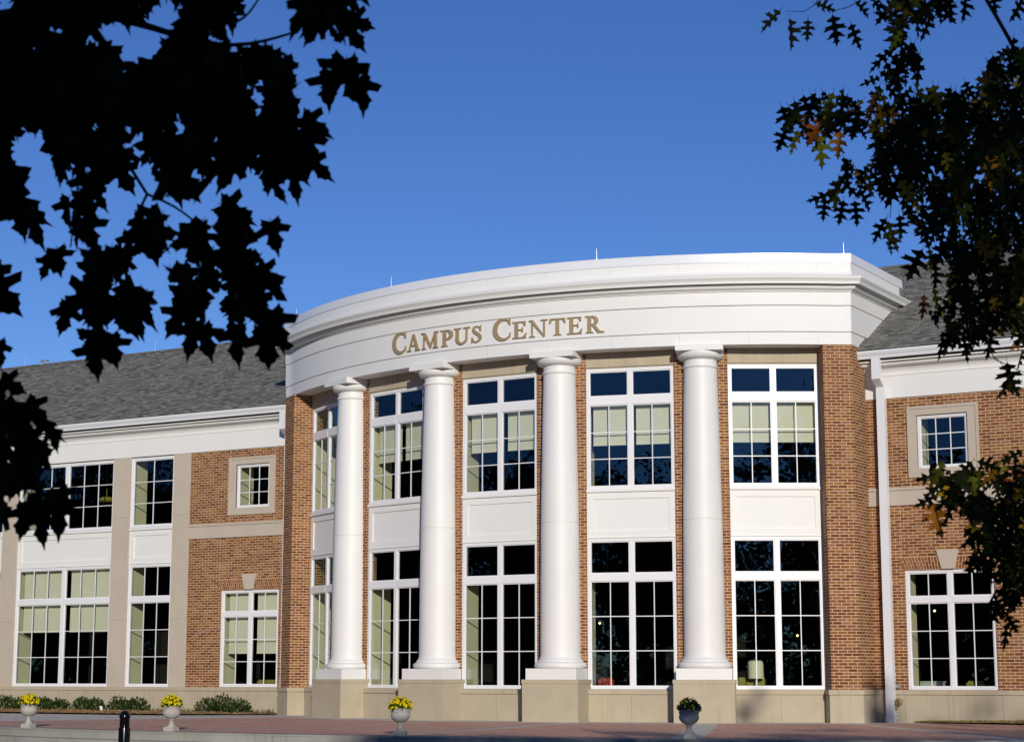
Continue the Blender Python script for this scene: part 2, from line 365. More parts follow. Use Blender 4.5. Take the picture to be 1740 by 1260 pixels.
def end_pier(s):
    pa = R(32.4957); P0 = (XR, YR); P1 = (XR-.6498*cos(pa), YR-.6498*sin(pa)); P2 = (P1[0]-.4786*sin(pa), P1[1]+.4786*cos(pa))
    def poly(e):
        n = (sin(pa), -cos(pa)); t = (-cos(pa), -sin(pa))
        q0 = (P0[0]+e, P0[1]-e*.6); q1 = (P1[0]+(n[0]+t[0])*e, P1[1]+(n[1]+t[1])*e); q2 = (P2[0]+t[0]*e, P2[1]+t[1]*e)
        pts = [q2, q1, q0, (P0[0]+e, .25), (P2[0]+t[0]*e-.1, .25)]
        return [(s*x, y) for x, y in pts][::(1 if s > 0 else -1)]
    PIERS[-2 if s < 0 else 3].prism(poly(0), .70, 8.29, uo=.37); bb = MB(); bl = MB()
    bb.prism(poly(.06), 0, .585); bb.prism(poly(.045), .585, .60); bl.prism(poly(.08), .60, .706)
    bb.build('stone_base', 'stone', B); bl.build('stone_ledge', 'stone', B)
end_pier(1); end_pier(-1)
for k_ in sorted(PIERS): PIERS[k_].build('brick_pier', 'brick', B)
UPB = {m: 6.215 for m in range(-2, 3)}
for m in range(-2, 3):
    fr = fac(m)
    window(fr, -1.02, 1.02, .71, 4.06, 2, 3, trans=(3.10, 3.27), top_cols=1, jamb=.64, jtop=3.2)
    window(fr, -1.02, 1.02, 5.17, 7.93, 2, 3, trans=(7.09, 7.29), top_cols=1, blind=UPB[m] if m > -2 else None, jamb=.64, jtop=7.2)
    spandrel(fr, -1.02, 1.02, 4.062, 5.155)

# ------------------------------------------------------------------ columns
def shaft_profile():
    p = [(.0, 1.165), (.585, 1.165)]
    for i in range(9): a = -pi/2 + pi*i/8; p.append((.533+.062*cos(a), 1.235+.068*sin(a)))
    p += [(.515, 1.315), (.515, 1.345), (.50, 1.36), (.475, 1.385), (.46, 1.43), (.456, 1.50)]
    H = 7.80
    for i in range(1, 13):
        t = i/12; r = .456 - .082*t**1.8; p.append((r, 1.5+(H-1.5)*t))
    p += [(.395, 7.815), (.405, 7.835), (.405, 7.85), (.395, 7.865), (.374, 7.875), (.374, 7.985), (.392, 7.99), (.392, 8.005)]
    for i in range(1, 9): a = -pi/2*(1-i/8); p.append((.40+.125*cos(a)*1.0, 8.13+.125*sin(a)))
    p += [(.525, 8.165), (0, 8.165)]
    return p
for k in (-1.5, -.5, .5, 1.5):
    fr = fac(k, 12.5); c = fr.p(0, 0, 0)
    s = MB(); s.lathe((c.x, c.y, 0), shaft_profile(), 64)
    col = s.build('column', 'column', B)
    q = MB(); q.box(fr, -.604, .604, -.45, .597, .9237, 1.165); q.build('plinth', 'white', col)
    q = MB(); q.box(fr, -.532, .532, -.45, .525, 8.165, 8.2995); q.build('abacus', 'white', col)
    q = MB(); q.box(fr, -.665, .665, -.45, .655, .0, .83); q.box(fr, -.677, .677, -.45, .667, .835, .9237); q.box(fr, -.66, .66, -.45, .65, .83, .835)
    q.build('pedestal', 'stone', col)
    q = MB(); q.lathe((c.x, c.y, 0), [(.4402, 4.418), (.4416, 4.419), (.4416, 4.422), (.4402, 4.423)], 64); q.build('shaft_joint', 'pier', col)

# ------------------------------------------------------------------ entablature of the bow (profile swept along the arc with straight returns)
def sweep(prof, mb, y_end=2.45, seg=60, cap=True):
    lines = []
    L = [0.0]
    for (o, z) in prof:
        row = [(-(XR+o), y_end, z)]
        for i in range(seg+1):
            t = -TE + 2*TE*i/seg
            if i in (0, seg): s = -1 if i == 0 else 1; row.append((s*(XR+o), YR-.49*o, z))
            else: row.append(((RE+o)*sin(t), YC-(RE+o)*cos(t), z))
        row.append(((XR+o), y_end, z)); lines.append(row)
    for a, b in zip(lines, lines[1:]):
        for i in range(len(a)-1): mb.face([a[i], a[i+1], b[i+1], b[i]], smooth=(0 < i < len(a)-2))
    if cap:
        for k in (0, -1):
            pts = [l[k] for l in lines]; mb.face(pts if k else pts[::-1])
ent = MB()
sweep([(-.75, 8.292), (0, 8.2915), (0, 8.564), (-.03, 8.564), (-.03, 8.581), (.014, 8.582), (.014, 9.161), (-.02, 9.161), (-.02, 9.179), (.026, 9.18), (.026, 9.472)], ent)
ent.build('entablature', 'white', B)
cor = MB()
prof = [(.020, 9.472), (.020, 9.480), (.045, 9.481), (.045, 9.496), (.035, 9.497), (.035, 9.503), (.062, 9.504), (.062, 9.516), (.07, 9.517)]
for i in range(1, 7): a = i/6*pi/2; prof.append((.07+.075*sin(a), 9.52+.055*(1-cos(a))))
prof += [(.155, 9.578), (.155, 9.632), (.268, 9.636), (.268, 9.622), (.283, 9.622), (.283, 9.66), (.292, 9.663)]
for i in range(1, 9): t = i/8; prof.append((.292+.055*(.5-.5*cos(pi*t)), 9.665+.095*t))
prof += [(.347, 9.775), (.33, 9.785)]
for i in range(1, 9): t = i/8; prof.append((.33-.285*sin(t*pi/2), 9.79+.165*(1-cos(t*pi/2))))
prof += [(.045, 10.152), (-.25, 10.152)]
sweep(prof, cor, y_end=2.38); cor.build('cornice', 'white', B)
cop = MB(); sweep([(.04, 10.148), (.062, 10.148), (.062, 10.165), (.066, 10.168), (.058, 10.355), (.05, 10.36), (-.3, 10.372), (-.3, 10.15), (.04, 10.148)], cop, y_end=2.56)
cop.build('coping', 'metal', B)
dk = MB(); pts = [(-XR+.2, 2.3)] + [((RE-.2)*sin(t), YC-(RE-.2)*cos(t)) for t in [-TE+.02+2*(TE-.02)*i/40 for i in range(41)]] + [(XR-.2, 2.3)]
dk.face([(x, y, 10.2) for x, y in pts]); dk.face([(x*.98, y, 8.9) for x, y in pts]); dk.build('portico_deck', 'conc', B)
for k in range(-5, 6):
    t = k*R(6.87)
    if abs(t) > TE-.05: continue
    for (o, z0, z1) in ((.0, 8.30, 8.56), (.012, 8.585, 9.16), (.024, 9.185, 9.465), (.045, 9.97, 10.14)):
        fr = Fr((RE+o)*sin(t), YC-(RE+o)*cos(t), t); jt = MB(); jt.box(fr, -.0025, .0025, -.01, .0012, z0, z1)
        jt.build('panel_joint', 'pier', B)

# ------------------------------------------------------------------ lettering
def stroke(pts, ws):
    out = []
    n = len(pts)
    for i in range(n):
        a = pts[max(i-1, 0)]; b = pts[min(i+1, n-1)]; dx, dy = b[0]-a[0], b[1]-a[1]; l = math.hypot(dx, dy) or 1
        w_ = ws[i] if isinstance(ws, (list, tuple)) else ws
        out.append(((pts[i][0]-dy/l*w_/2, pts[i][1]+dx/l*w_/2), (pts[i][0]+dy/l*w_/2, pts[i][1]-dx/l*w_/2)))
    return [[out[i][0], out[i+1][0], out[i+1][1], out[i][1]] for i in range(n-1)]
def arc(cx, cy, rx, ry, a0, a1, n=20): return [(cx+rx*cos(R(a0+(a1-a0)*i/n)), cy+ry*sin(R(a0+(a1-a0)*i/n))) for i in range(n+1)]
def rect(x0, x1, y0, y1): return [[(x0, y0), (x1, y0), (x1, y1), (x0, y1)]]
def serif(x, y, w_, up): h = .055 if up else -.055; return [[(x-w_/2, y), (x+w_/2, y), (x+w_/2*.72, y+h), (x-w_/2*.72, y+h)]] if up else [[(x-w_/2*.72, y+h), (x+w_/2*.72, y+h), (x+w_/2, y), (x-w_/2, y)]]
def curve_w(n, lo, hi, ph=0): return [lo+(hi-lo)*(sin(pi*(i/n)))**1.3 for i in range(n+1)]
G = {}
G['C'] = (.84, [stroke(arc(.52, .5, .42, .47, 52, 318, 28), [.06+.15*max(0, sin(pi*i/28))**1.2 for i in range(29)]), [[(.80, .70), (.84, .70), (.84, 1.0), (.80, 1.0), (.76, .93), (.72, .86)]], [[(.78, .13), (.83, .12), (.86, .32), (.80, .30)]]])
G['A'] = (.92, [[[(.40, 1.02), (.54, 1.02), (.84, .04), (.64, .04)]], [[(.40, 1.02), (.48, .90), (.205, .04), (.13, .04)]], rect(.25, .66, .30, .375), serif(.17, 0, .30, True), serif(.74, 0, .36, True)])
G['M'] = (1.14, [[[(.08, .96), (.28, .96), (.66, .06), (.56, .02)]], [[(.86, .96), (.94, .96), (.60, .02), (.54, .14)]], [[(.13, .90), (.19, .90), (.18, .04), (.11, .04)]], [[(.84, .96), (1.00, .96), (1.02, .04), (.84, .04)]],
    serif(.15, 0, .28, True), serif(.93, 0, .36, True), [[(.0, .95), (.24, .95), (.24, 1.0), (.0, 1.0)]], [[(.84, .95), (1.12, .95), (1.12, 1.0), (.84, 1.0)]]])
G['P'] = (.72, [rect(.13, .31, .03, .97), serif(.22, 0, .42, True), rect(0, .3, .945, 1.0), stroke([(.28, .955), (.40, .96)]+arc(.40, .70, .22, .255, 88, -90, 18)+[(.28, .445)], [.07, .08]+[.08+.12*sin(pi*i/18) for i in range(19)]+[.07])])
G['U'] = (.90, [rect(.10, .27, .36, .97), rect(0, .40, .945, 1.0), rect(.70, .78, .36, .97), rect(.56, .92, .945, 1.0), stroke(arc(.46, .38, .278, .33, 180, 360, 20), [.17-.09*(i/20) for i in range(21)])])
G['S'] = (.62, [stroke([(.50, .80), (.46, .90), (.36, .955), (.26, .95), (.16, .89), (.13, .78), (.17, .67), (.28, .58), (.40, .48), (.49, .36), (.49, .22), (.42, .10), (.30, .045), (.19, .06), (.11, .14), (.07, .24)],
    [.05, .06, .07, .09, .12, .14, .15, .17, .18, .17, .14, .11, .08, .07, .06, .05]), [[(.49, .68), (.53, .68), (.55, 1.02), (.50, .97), (.44, .86)]], [[(.03, 0), (.08, .03), (.16, .13), (.08, .34), (.04, .34)]]])
G['E'] = (.78, [rect(.12, .30, .03, .97), rect(0, .72, .94, 1.0), rect(0, .74, 0, .06), rect(.28, .56, .475, .53), [[(.66, .74), (.70, .74), (.72, .97), (.58, .95)]], [[(.70, .03), (.56, .05), (.74, .28), (.78, .28)]], rect(.52, .57, .38, .63)])
G['N'] = (1.02, [[[(.02, 1.0), (.22, 1.0), (.88, .0), (.80, -.02)]], rect(.13, .20, .04, .92), rect(.80, .88, .0, .96), serif(.165, 0, .34, True), rect(.66, 1.02, .945, 1.0), rect(0, .2, .95, 1.0)])
G['T'] = (.86, [rect(.345, .515, .03, .97), serif(.43, 0, .44, True), rect(.04, .82, .93, 1.0), [[(.0, .72), (.05, .72), (.16, .95), (.02, 1.0)]], [[(.86, .72), (.81, .72), (.70, .95), (.84, 1.0)]]])
G['R'] = (.96, [rect(.13, .31, .03, .97), serif(.22, 0, .42, True), rect(0, .3, .945, 1.0), stroke([(.28, .955), (.38, .96)]+arc(.38, .72, .20, .235, 88, -90, 18)+[(.28, .485)], [.07, .08]+[.08+.12*sin(pi*i/18) for i in range(19)]+[.07]),
    [[(.34, .50), (.52, .46), (.80, .06), (.64, .02)]], [[(.62, .04), (.80, .10), (.98, .05), (.98, .0), (.66, .0)]]])
LET = [('C', -12.85, -10.75, .50), ('A', -10.60, -8.71, .39), ('M', -8.48, -6.15, .39), ('P', -5.86, -4.24, .39), ('U', -4.08, -2.08, .395), ('S', -1.86, -.62, .40),
       ('C', .74, 2.84, .50), ('E', 3.06, 4.68, .39), ('N', 4.94, 6.99, .39), ('T', 7.20, 8.95, .39), ('E', 9.15, 10.77, .39), ('R', 11.04, 13.04, .39)]
for ch, t0, t1, hh in LET:
    W, groups = G[ch]; mb = MB(); z0 = 8.662 if hh > .45 else 8.672
    xs = [x for g in groups for q in g for x, y in q]; x0, x1 = min(xs), max(xs)
    for gi, g in enumerate(groups):
        f0, f1 = .018, .052 + gi*.0025
        for q in g:
            if sum(q[i][0]*q[(i+1) % len(q)][1]-q[(i+1) % len(q)][0]*q[i][1] for i in range(len(q))) < 0: q = q[::-1]
            def P(x, y, f):
                t = R(t0 + (x-x0)/(x1-x0)*(t1-t0)); r = RE+f; return (r*sin(t), YC-r*cos(t), z0+y*hh)
            mb.face([P(x, y, f1) for x, y in q])
            for i in range(len(q)):
                a, b = q[i], q[(i+1) % len(q)]; mb.face([P(*a, f0), P(*b, f0), P(*b, f1), P(*a, f1)])
    mb.build('sign_letter', 'gold', B)

# ------------------------------------------------------------------ wings
XE = 27
for s in (-1, 1):
    def rg(a, b): return (a, b) if s > 0 else (-b, -a)       # mirror a range given for the right-hand wing
    wb = MB(); base = MB(); ledge = MB(); belt = MB(); arch = MB(); key = MB(); sur = MB(); cj = wb; wj = base
    def holes(*hs): return [(*rg(h[0], h[1]), h[2], h[3]) for h in hs]
    small, low = (9.06, 10.21, 5.52, 6.71), (8.67, 10.66, .705, 3.30)
    a, b = rg(XR, 11.83); wb.m = 0
    wb.wall(BW, a, b, .70, 7.14, holes(small, low), uo=.05)
    a, b = rg(20.98, XE); w2 = MB(); w2.wall(BW, a, b, .70, 7.14, uo=.05); w2.build('wing_wall', 'brick', B)
    # cast-stone piers between the big windows
    for p0, p1 in ((11.83, 12.44), (14.05, 14.69), (18.41, 19.02), (20.60, 20.98)):
        pil = MB(); a, b = rg(p0, p1); pil.box(BW, a, b, -.25, .02, .70, 7.14)
        pil.m = 1
        for z in (2.55, 5.42): pil.box(BW, a, b, .02, .0212, z, z+.006)
        pil.build('stone_pier', ['pier', 'joint'], B)
    # stone base, ledge
    a, b = rg(XR+.04, XE); base.box(BW, a, b, -.25, .045, -.02, .585); base.box(BW, a, b, -.25, .033, .585, .60); ledge.box(BW, a, b, -.25, .065, .60, .70)
    wj.m = 1
    for x in (8.60, 9.67, 10.75, 12.1, 13.25, 14.37, 15.45, 16.5, 17.6, 18.7, 19.8):
        a, b = rg(x-.003, x+.003); wj.box(BW, a, b, .04, .0465, .0, .58)
    # belt course
    a, b = rg(XR, 11.83); belt.box(BW, a, b, -.1, .03, 4.73, 5.055); belt.box(BW, a, b, -.1, .05, 5.065, 5.125); belt.box(BW, a, b, -.1, .02, 5.055, 5.065)
    # surround of the small window
    for (o0, o1, c0, c1) in ((8.85, 9.06, 5.33, 6.91), (10.21, 10.46, 5.33, 6.91), (9.06, 10.21, 6.71, 6.91), (9.06, 10.21, 5.33, 5.52)):
        a, b = rg(o0, o1); sur.box(BW, a, b, -.14, .02, c0, c1)
    for (o0, o1, c0, c1) in ((8.85, 8.91, 5.33, 6.91), (10.40, 10.46, 5.33, 6.91), (8.91, 10.40, 6.85, 6.91)):
        a, b = rg(o0, o1); sur.box(BW, a, b, .02, .038, c0, c1)
    # flat arch of soldier bricks and keystone
    c = 9.665; n = 31
    q = [(c-1.0, 3.30), (c+1.0, 3.30), (c+1.13, 3.585), (c-1.13, 3.585)]
    if s < 0: q = [(-x, z) for x, z in q][::-1]
    arch.m = 1; arch.face([BW.p(x, .010, z) for x, z in q]); arch.m = 0
    for i in range(n):                                        # soldier bricks fanned over the window, joints staggered
        sp = .36 if i % 2 else .64
        for v0, v1 in ((.03, sp-.02), (sp+.02, .97)):
            t0, t1 = (i+.09)/n, (i+.91)/n; X = lambda t, v: c + (t-.5)*(2.0+.26*v); Z = lambda v: 3.30+.285*v
            q = [(X(t0, v0), Z(v0)), (X(t1, v0), Z(v0)), (X(t1, v1), Z(v1)), (X(t0, v1), Z(v1))]
            if s < 0: q = [(-x, z) for x, z in q][::-1]
            arch.face([BW.p(x, .013, z) for x, z in q], tint=.02+.96*random.random())
    ed = [(c-1.0, 3.30), (c-1.13, 3.585), (c+1.13, 3.585), (c+1.0, 3.30)]
    for (x0_, z0_), (x1_, z1_) in zip(ed, ed[1:]+ed[:1]): arch.face([BW.p(s*x0_, 0, z0_), BW.p(s*x1_, 0, z1_), BW.p(s*x1_, .012, z1_), BW.p(s*x0_, .012, z0_)])
    kq = [(c-.145, 3.305), (c+.145, 3.305), (c+.25, 3.715), (c-.25, 3.715)]
    fp = [BW.p(s*x, .05, z) for x, z in kq]; bp = [BW.p(s*x, -.05, z) for x, z in kq]
    if s < 0: fp = fp[::-1]; bp = bp[::-1]
    key.face(fp)
    for i in range(4): key.face([bp[i], bp[(i+1) % 4], fp[(i+1) % 4], fp[i]])
    # control joints
    cj.m = 1
    for x in (8.62, 10.72):
        a, b = rg(x-.004, x+.004); cj.box(BW, a, b, -.01, .0015, 3.60, 4.73)
    for x in (8.88, 10.43):
        a, b = rg(x-.004, x+.004); cj.box(BW, a, b, -.01, .0015, 5.13, 5.33); cj.box(BW, a, b, -.01, .0015, 6.91, 7.14)
    wb.build('wing_wall', ['brick', 'joint_pale'], B); base.build('stone_base', ['stone', 'joint'], B); ledge.build('stone_ledge', 'stone', B); belt.build('belt_course', 'pier', B)
    arch.build('brick_arch', ['archbrick', 'mortar'], B); key.build('keystone', 'pier', B); sur.build('window_surround', 'pier', B)
for s in (-1, 1):
    def rg(a, b): return (a, b) if s > 0 else (-b, -a)
    L = s < 0
    window(BW, *rg(9.06, 10.21), 5.52, 6.71, 3, 3, mull=False, fw=.06)
    window(BW, *rg(8.67, 10.66), .705, 3.30, 2, 3, trans=(2.58, 2.715), top_cols=2, blind=1.62 if L else None, blind_top=L, jamb=.56)
    a, b = rg(12.44, 14.05)
    window(BW, a, b, .70, 4.10, 3, 3, trans=(3.03, 3.19), top_cols=3, mull=False, jamb=.56); window(BW, a, b, 5.13, 7.11, 2, 3, mull=False, jamb=.56); spandrel(BW, a, b, 4.102, 5.11)
    a, b = rg(14.69, 18.41)
    window(BW, a, b, .70, 4.10, 3, 3, trans=(3.03, 3.19), top_cols=3, blind=2.27 if L else None, blind_top=L, mw=.13, jamb=.56); window(BW, a, b, 5.13, 7.11, 3, 3, mw=.13, jamb=.56); spandrel(BW, a, b, 4.102, 5.11)
    a, b = rg(19.02, 20.60)
    window(BW, a, b, .70, 4.10, 3, 3, trans=(3.03, 3.19), top_cols=3, mull=False, jamb=.56); window(BW, a, b, 5.13, 7.11, 2, 3, mull=False, jamb=.56); spandrel(BW, a, b, 4.102, 5.11)
# frieze and eaves profile extruded along each wing
def extr(prof, mb, x0, x1):
    for (n0, z0), (n1, z1) in zip(prof, prof[1:]): mb.face([(x0, -n0, z0), (x1, -n0, z0), (x1, -n1, z1), (x0, -n1, z1)])
    for x, o in ((x0, 1), (x1, -1)): mb.face([(x, -n_, z_) for n_, z_ in prof][::o])
cove = [(.04+.19*(1-cos(i/8*pi/2)), 7.69+.165*sin(i/8*pi/2)) for i in range(9)]
pf = [(-.2, 7.135), (.035, 7.135), (.035, 7.64), (.052, 7.643), (.052, 7.665), (.04, 7.668)] + cove + [(.238, 7.872), (.255, 7.875), (.255, 7.905), (.235, 7.908), (.235, 7.925), (.335, 7.928), (.335, 7.958), (.10, 7.962), (.10, 8.02), (-.2, 8.02)]
pg = [(.30, 8.0), (.455, 7.995), (.462, 8.01), (.468, 8.05), (.50, 8.10), (.512, 8.135), (.512, 8.17), (.49, 8.175), (.48, 8.16), (.30, 8.16)]
for s in (-1, 1):
    a, b = (XR-.02, XE) if s > 0 else (-XE, -XR+.02)
    m = MB(); extr(pf, m, a, b); m.build('frieze', 'white', B)
    m = MB(); extr(pg, m, a, b); m.build('gutter', 'metal', B)
    m = MB(); x0, x1 = (8.22, 8.405) if s > 0 else (-8.405, -8.22)
    m.box(BW, x0, x1, .33, .47, 7.53, 7.995)                                   # leader from the gutter
    p = BW.p
    A = [(x0, .33, 7.53), (x1, .33, 7.53), (x1, .47, 7.53), (x0, .47, 7.53)]; Bq = [(x0, .075, 7.375), (x1, .075, 7.375), (x1, .215, 7.375), (x0, .215, 7.375)]
    for i in range(4): m.face([p(*A[i]), p(*A[(i+1) % 4]), p(*Bq[(i+1) % 4]), p(*Bq[i])])
    m.box(BW, x0, x1, .075, .215, .10, 7.375); m.box(BW, x0-.01, x1+.01, .07, .225, .0, .12)
    for z in (1.0, 3.0, 5.4): m.box(BW, x0-.004, x1+.004, .055, .075, z, z+.05)
    m.build('downspout', 'metal', B)
# roofs: slope .548, ridge at y 5.15
SLP = .5480; Z0 = 8.4895
def roof(x0, x1, ya, name='roof'):
    m = MB(); k = math.hypot(1, SLP)
    n = 40
    for (a, b, sg) in ((ya, 5.15, 1), (5.15, 10.8, -1)):
        za, zb = (Z0+SLP*a, Z0+SLP*b) if sg > 0 else (Z0+SLP*5.15, Z0+SLP*5.15-SLP*(b-5.15))
        m.face([(x0, a, za), (x1, a, za), (x1, b, zb), (x0, b, zb)], [(x0, a*k), (x1, a*k), (x1, b*k), (x0, b*k)])
    m.face([(x0, ya, Z0+SLP*ya-.03), (x1, ya, Z0+SLP*ya-.03), (x1, ya, Z0+SLP*ya), (x0, ya, Z0+SLP*ya)])
    m.face([(x1, ya, Z0+SLP*ya), (x1, 5.15, Z0+SLP*5.15), (x1, 10.8, 8.2)]); m.face([(x0, ya, Z0+SLP*ya), (x0, 10.8, 8.2), (x0, 5.15, Z0+SLP*5.15)])
    return m
rm = roof(-XE, XE, -.47); rm.build('roof', 'shingle', B)
rc = MB()
for s in (-1, 1):
    rc.face([(-XE, 5.15-.14, Z0+SLP*5.01+.02), (XE, 5.01, Z0+SLP*5.01+.02), (XE, 5.15, Z0+SLP*5.15+.03), (-XE, 5.15, Z0+SLP*5.15+.03)], [(0, 0), (54, 0), (54, .13), (0, .13)])
    break
rc.build('ridge_cap', 'shingle', B)
for s in (-1, 1):
    fl = MB()                                                      # step flashing where the portico returns meet the slates
    x = s*(XR+.013); fl.face([(x, -.35, Z0-.35*SLP+.0), (x, 1.9, Z0+1.9*SLP), (x, 1.9, Z0+1.9*SLP+.05), (x, -.35, Z0-.35*SLP+.05)][::s])
    fl.build('flashing', 'joint', B)
# back and side walls of the wings
bk = MB(); bk.face([(-XE, 10.3, 0), (-XE, 0, 0), (-XE, 0, 8.1), (-XE, 10.3, 8.3)]); bk.face([(XE, 0, 0), (XE, 10.3, 0), (XE, 10.3, 8.3), (XE, 0, 8.1)]); bk.face([(XE, 10.3, 0), (-XE, 10.3, 0), (-XE, 10.3, 8.3), (XE, 10.3, 8.3)])
bk.build('rear_wall', 'brick', B)
# lightning rods
def rod(x, y, z, h):
    m = MB(); m.tube([(x, y, z), (x, y, z+h*.75), (x, y, z+h)], [.007, .007, .003]); m.tube([(x, y, z), (x, y, z+.05)], .022); m.build('lightning_rod', 'steel', B)
for t in (-36.2, -13.83, 12.13, 37.3): t = R(t); rod(12.8*sin(t), YC-12.8*cos(t), 10.36, .30)
for x in (-23.68, -17.9, -11.9, 12.5, 18.5): rod(x, 5.15, 11.32, .36)
for x in (-22.88, -22.67): m = MB(); m.tube([(x, 5.15, 11.3), (x, 5.15, 11.44)], .03); m.box(BW, x-.05, x+.05, -5.2, -5.1, 11.40, 11.46); m.build('roof_vent', 'steel', B)
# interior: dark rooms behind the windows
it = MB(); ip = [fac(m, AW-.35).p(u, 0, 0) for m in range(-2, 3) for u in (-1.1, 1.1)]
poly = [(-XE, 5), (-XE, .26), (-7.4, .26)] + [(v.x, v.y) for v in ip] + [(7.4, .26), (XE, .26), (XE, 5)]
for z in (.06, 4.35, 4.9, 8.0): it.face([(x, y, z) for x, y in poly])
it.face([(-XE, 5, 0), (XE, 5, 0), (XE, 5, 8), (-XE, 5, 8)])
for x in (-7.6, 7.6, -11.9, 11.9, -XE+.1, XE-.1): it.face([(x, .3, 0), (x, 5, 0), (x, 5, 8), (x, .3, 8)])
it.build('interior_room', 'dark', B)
for px, py, d in ((1019, 1058, 42.5), (1355, 1079, 41.5), (1588, 1037, 41)):
    c = at(px, py, d); m = MB(); m.lathe(c, [(0, -.03), (.03, 0), (0, .03)], 8); m.build('ceiling_light', 'bulb', B)
# wall fittings
def fitting():
    m = MB(); m.box(BW, 8.40, 8.47, .0, .05, .72, .81); m.box(BW, 8.40, 8.52, .05, .11, .745, .80); m.build('wall_horn', 'steel', B)
    c = BW.p(8.46, .05, .44)
    m = MB()
    for i in range(20):
        a, b = 2*pi*i/20, 2*pi*(i+1)/20
        for (r0, n0), (r1, n1) in zip([(.085, 0), (.085, .02), (.05, .03), (.05, .10), (.06, .10), (.06, .13), (.035, .13)], [(.085, .02), (.05, .03), (.05, .10), (.06, .10), (.06, .13), (.035, .13), (.0, .09)]):
            m.face([BW.p(8.46+r0*cos(a), .045+n0, .44+r0*sin(a)), BW.p(8.46+r0*cos(b), .045+n0, .44+r0*sin(b)), BW.p(8.46+r1*cos(b), .045+n1, .44+r1*sin(b)), BW.p(8.46+r1*cos(a), .045+n1, .44+r1*sin(a))])
    for a in (.3, 2.2, 4.6): m.box(BW, 8.46+.09*cos(a)-.015, 8.46+.09*cos(a)+.015, .045, .07, .44+.09*sin(a)-.015, .44+.09*sin(a)+.015)
    m.tube([BW.p(8.43, .12, .40), BW.p(8.42, .13, .30), BW.p(8.41, .12, .26)], .022); m.build('hose_connection', 'brass', B)
    m = MB()
    for z in (.10, .17, .24): m.tube([BW.p(8.40, .10, z), BW.p(8.45, .10, z)], .022)
    m.tube([BW.p(8.43, .08, .06), BW.p(8.43, .08, .28)], .014); m.build('pipe_fitting', 'white', B)
fitting()

# ------------------------------------------------------------------ ground
GZ = -.62
g = MB(); S = 1500; g.face([(-S, -S, GZ), (S, -S, GZ), (S, S, GZ), (-S, S, GZ)]); tag(g.build('ground', 'lawn'), kind='structure')
g = MB(); g.face([(-90, -36, GZ+.004), (90, -36, GZ+.004), (90, -16.9, GZ+.004), (-90, -16.9, GZ+.004)]); tag(g.build('road', 'asphalt'), kind='structure')
PC, PR = (1.0, 12.0), 25.5
def arcpts(r, a0, a1, n=90): return [(PC[0]+r*sin(R(a0+(a1-a0)*i/n)), PC[1]-r*cos(R(a0+(a1-a0)*i/n))) for i in range(n+1)]
pz = MB(); ap = arcpts(PR, -62, 62); pz.face([(x, y, 0) for x, y in ap] + [(60, ap[-1][1], 0), (60, .1, 0), (-60, .1, 0), (-60, ap[0][1], 0)])
pz.face([(60, ap[-1][1], 0), (ap[-1][0], ap[-1][1], 0), (ap[-1][0], ap[-1][1], GZ), (60, ap[-1][1], GZ)]); pz.face([(ap[0][0], ap[0][1], 0), (-60, ap[0][1], 0), (-60, ap[0][1], GZ), (ap[0][0], ap[0][1], GZ)])
tag(pz.build('plaza_paving', 'conc'), kind='structure')
st = MB()
for k in range(4):
    r = PR + .38*k; z1, z0 = -.155*k, -.155*(k+1)
    A = arcpts(r, -62, 62); Bp = arcpts(r+.38, -62, 62)
    for i in range(90):
        st.face([(*A[i], z0), (*A[i+1], z0), (*A[i+1], z1-.0), (*A[i], z1)], smooth=False)
        st.face([(*A[i], z0), (*Bp[i], z0), (*Bp[i+1], z0), (*A[i+1], z0)])
        # slightly proud nosing
        a2, b2 = arcpts(r+.012, -62, 62)[i], arcpts(r+.012, -62, 62)[i+1]
        if k == 0: st.face([(*a2, -.028), (*b2, -.028), (*b2, .001), (*a2, .001)]); st.face([(*a2, .001), (*b2, .001), (*arcpts(r-.3, -62, 62)[i+1], .001), (*arcpts(r-.3, -62, 62)[i], .001)])
tag(st.build('plaza_steps', 'kerb'), kind='structure')
pv = MB()                                        # brick paver fields with concrete bands between them
bands = [(-27, .35), (-15.5, .34), (-3.0, .30), (10.2, .30), (22.9, .50), (36, .32), (50, .32)]
def bowp(r, t): return (r*sin(R(t)), YC-r*cos(R(t)))
for (t0, w0), (t1, w1) in zip(bands, bands[1:]):
    n = 12
    for i in range(n):
        def pt(k, inner):
            f = k/n; rr = 14.0 if inner else 22.45
            tt0 = t0+math.degrees(w0/2/rr); tt1 = t1-math.degrees(w1/2/rr); t = tt0+(tt1-tt0)*f
            if inner:
                return bowp(13.85, t)
            dx, dy = sin(R(t)), -cos(R(t)); ox, oy = -PC[0], YC-PC[1]; rr2 = PR-.32
            b_ = ox*dx+oy*dy; c_ = ox*ox+oy*oy-rr2*rr2; d = -b_+math.sqrt(b_*b_-c_); return (dx*d, YC+dy*d)
        q = [pt(i, True), pt(i, False), pt(i+1, False), pt(i+1, True)]
        pv.face([(x, y, .004) for x, y in q], [(y, x) for x, y in q])
# field in front of the right wing
tag(pv.build('brick_pavers', 'paver'), kind='structure')

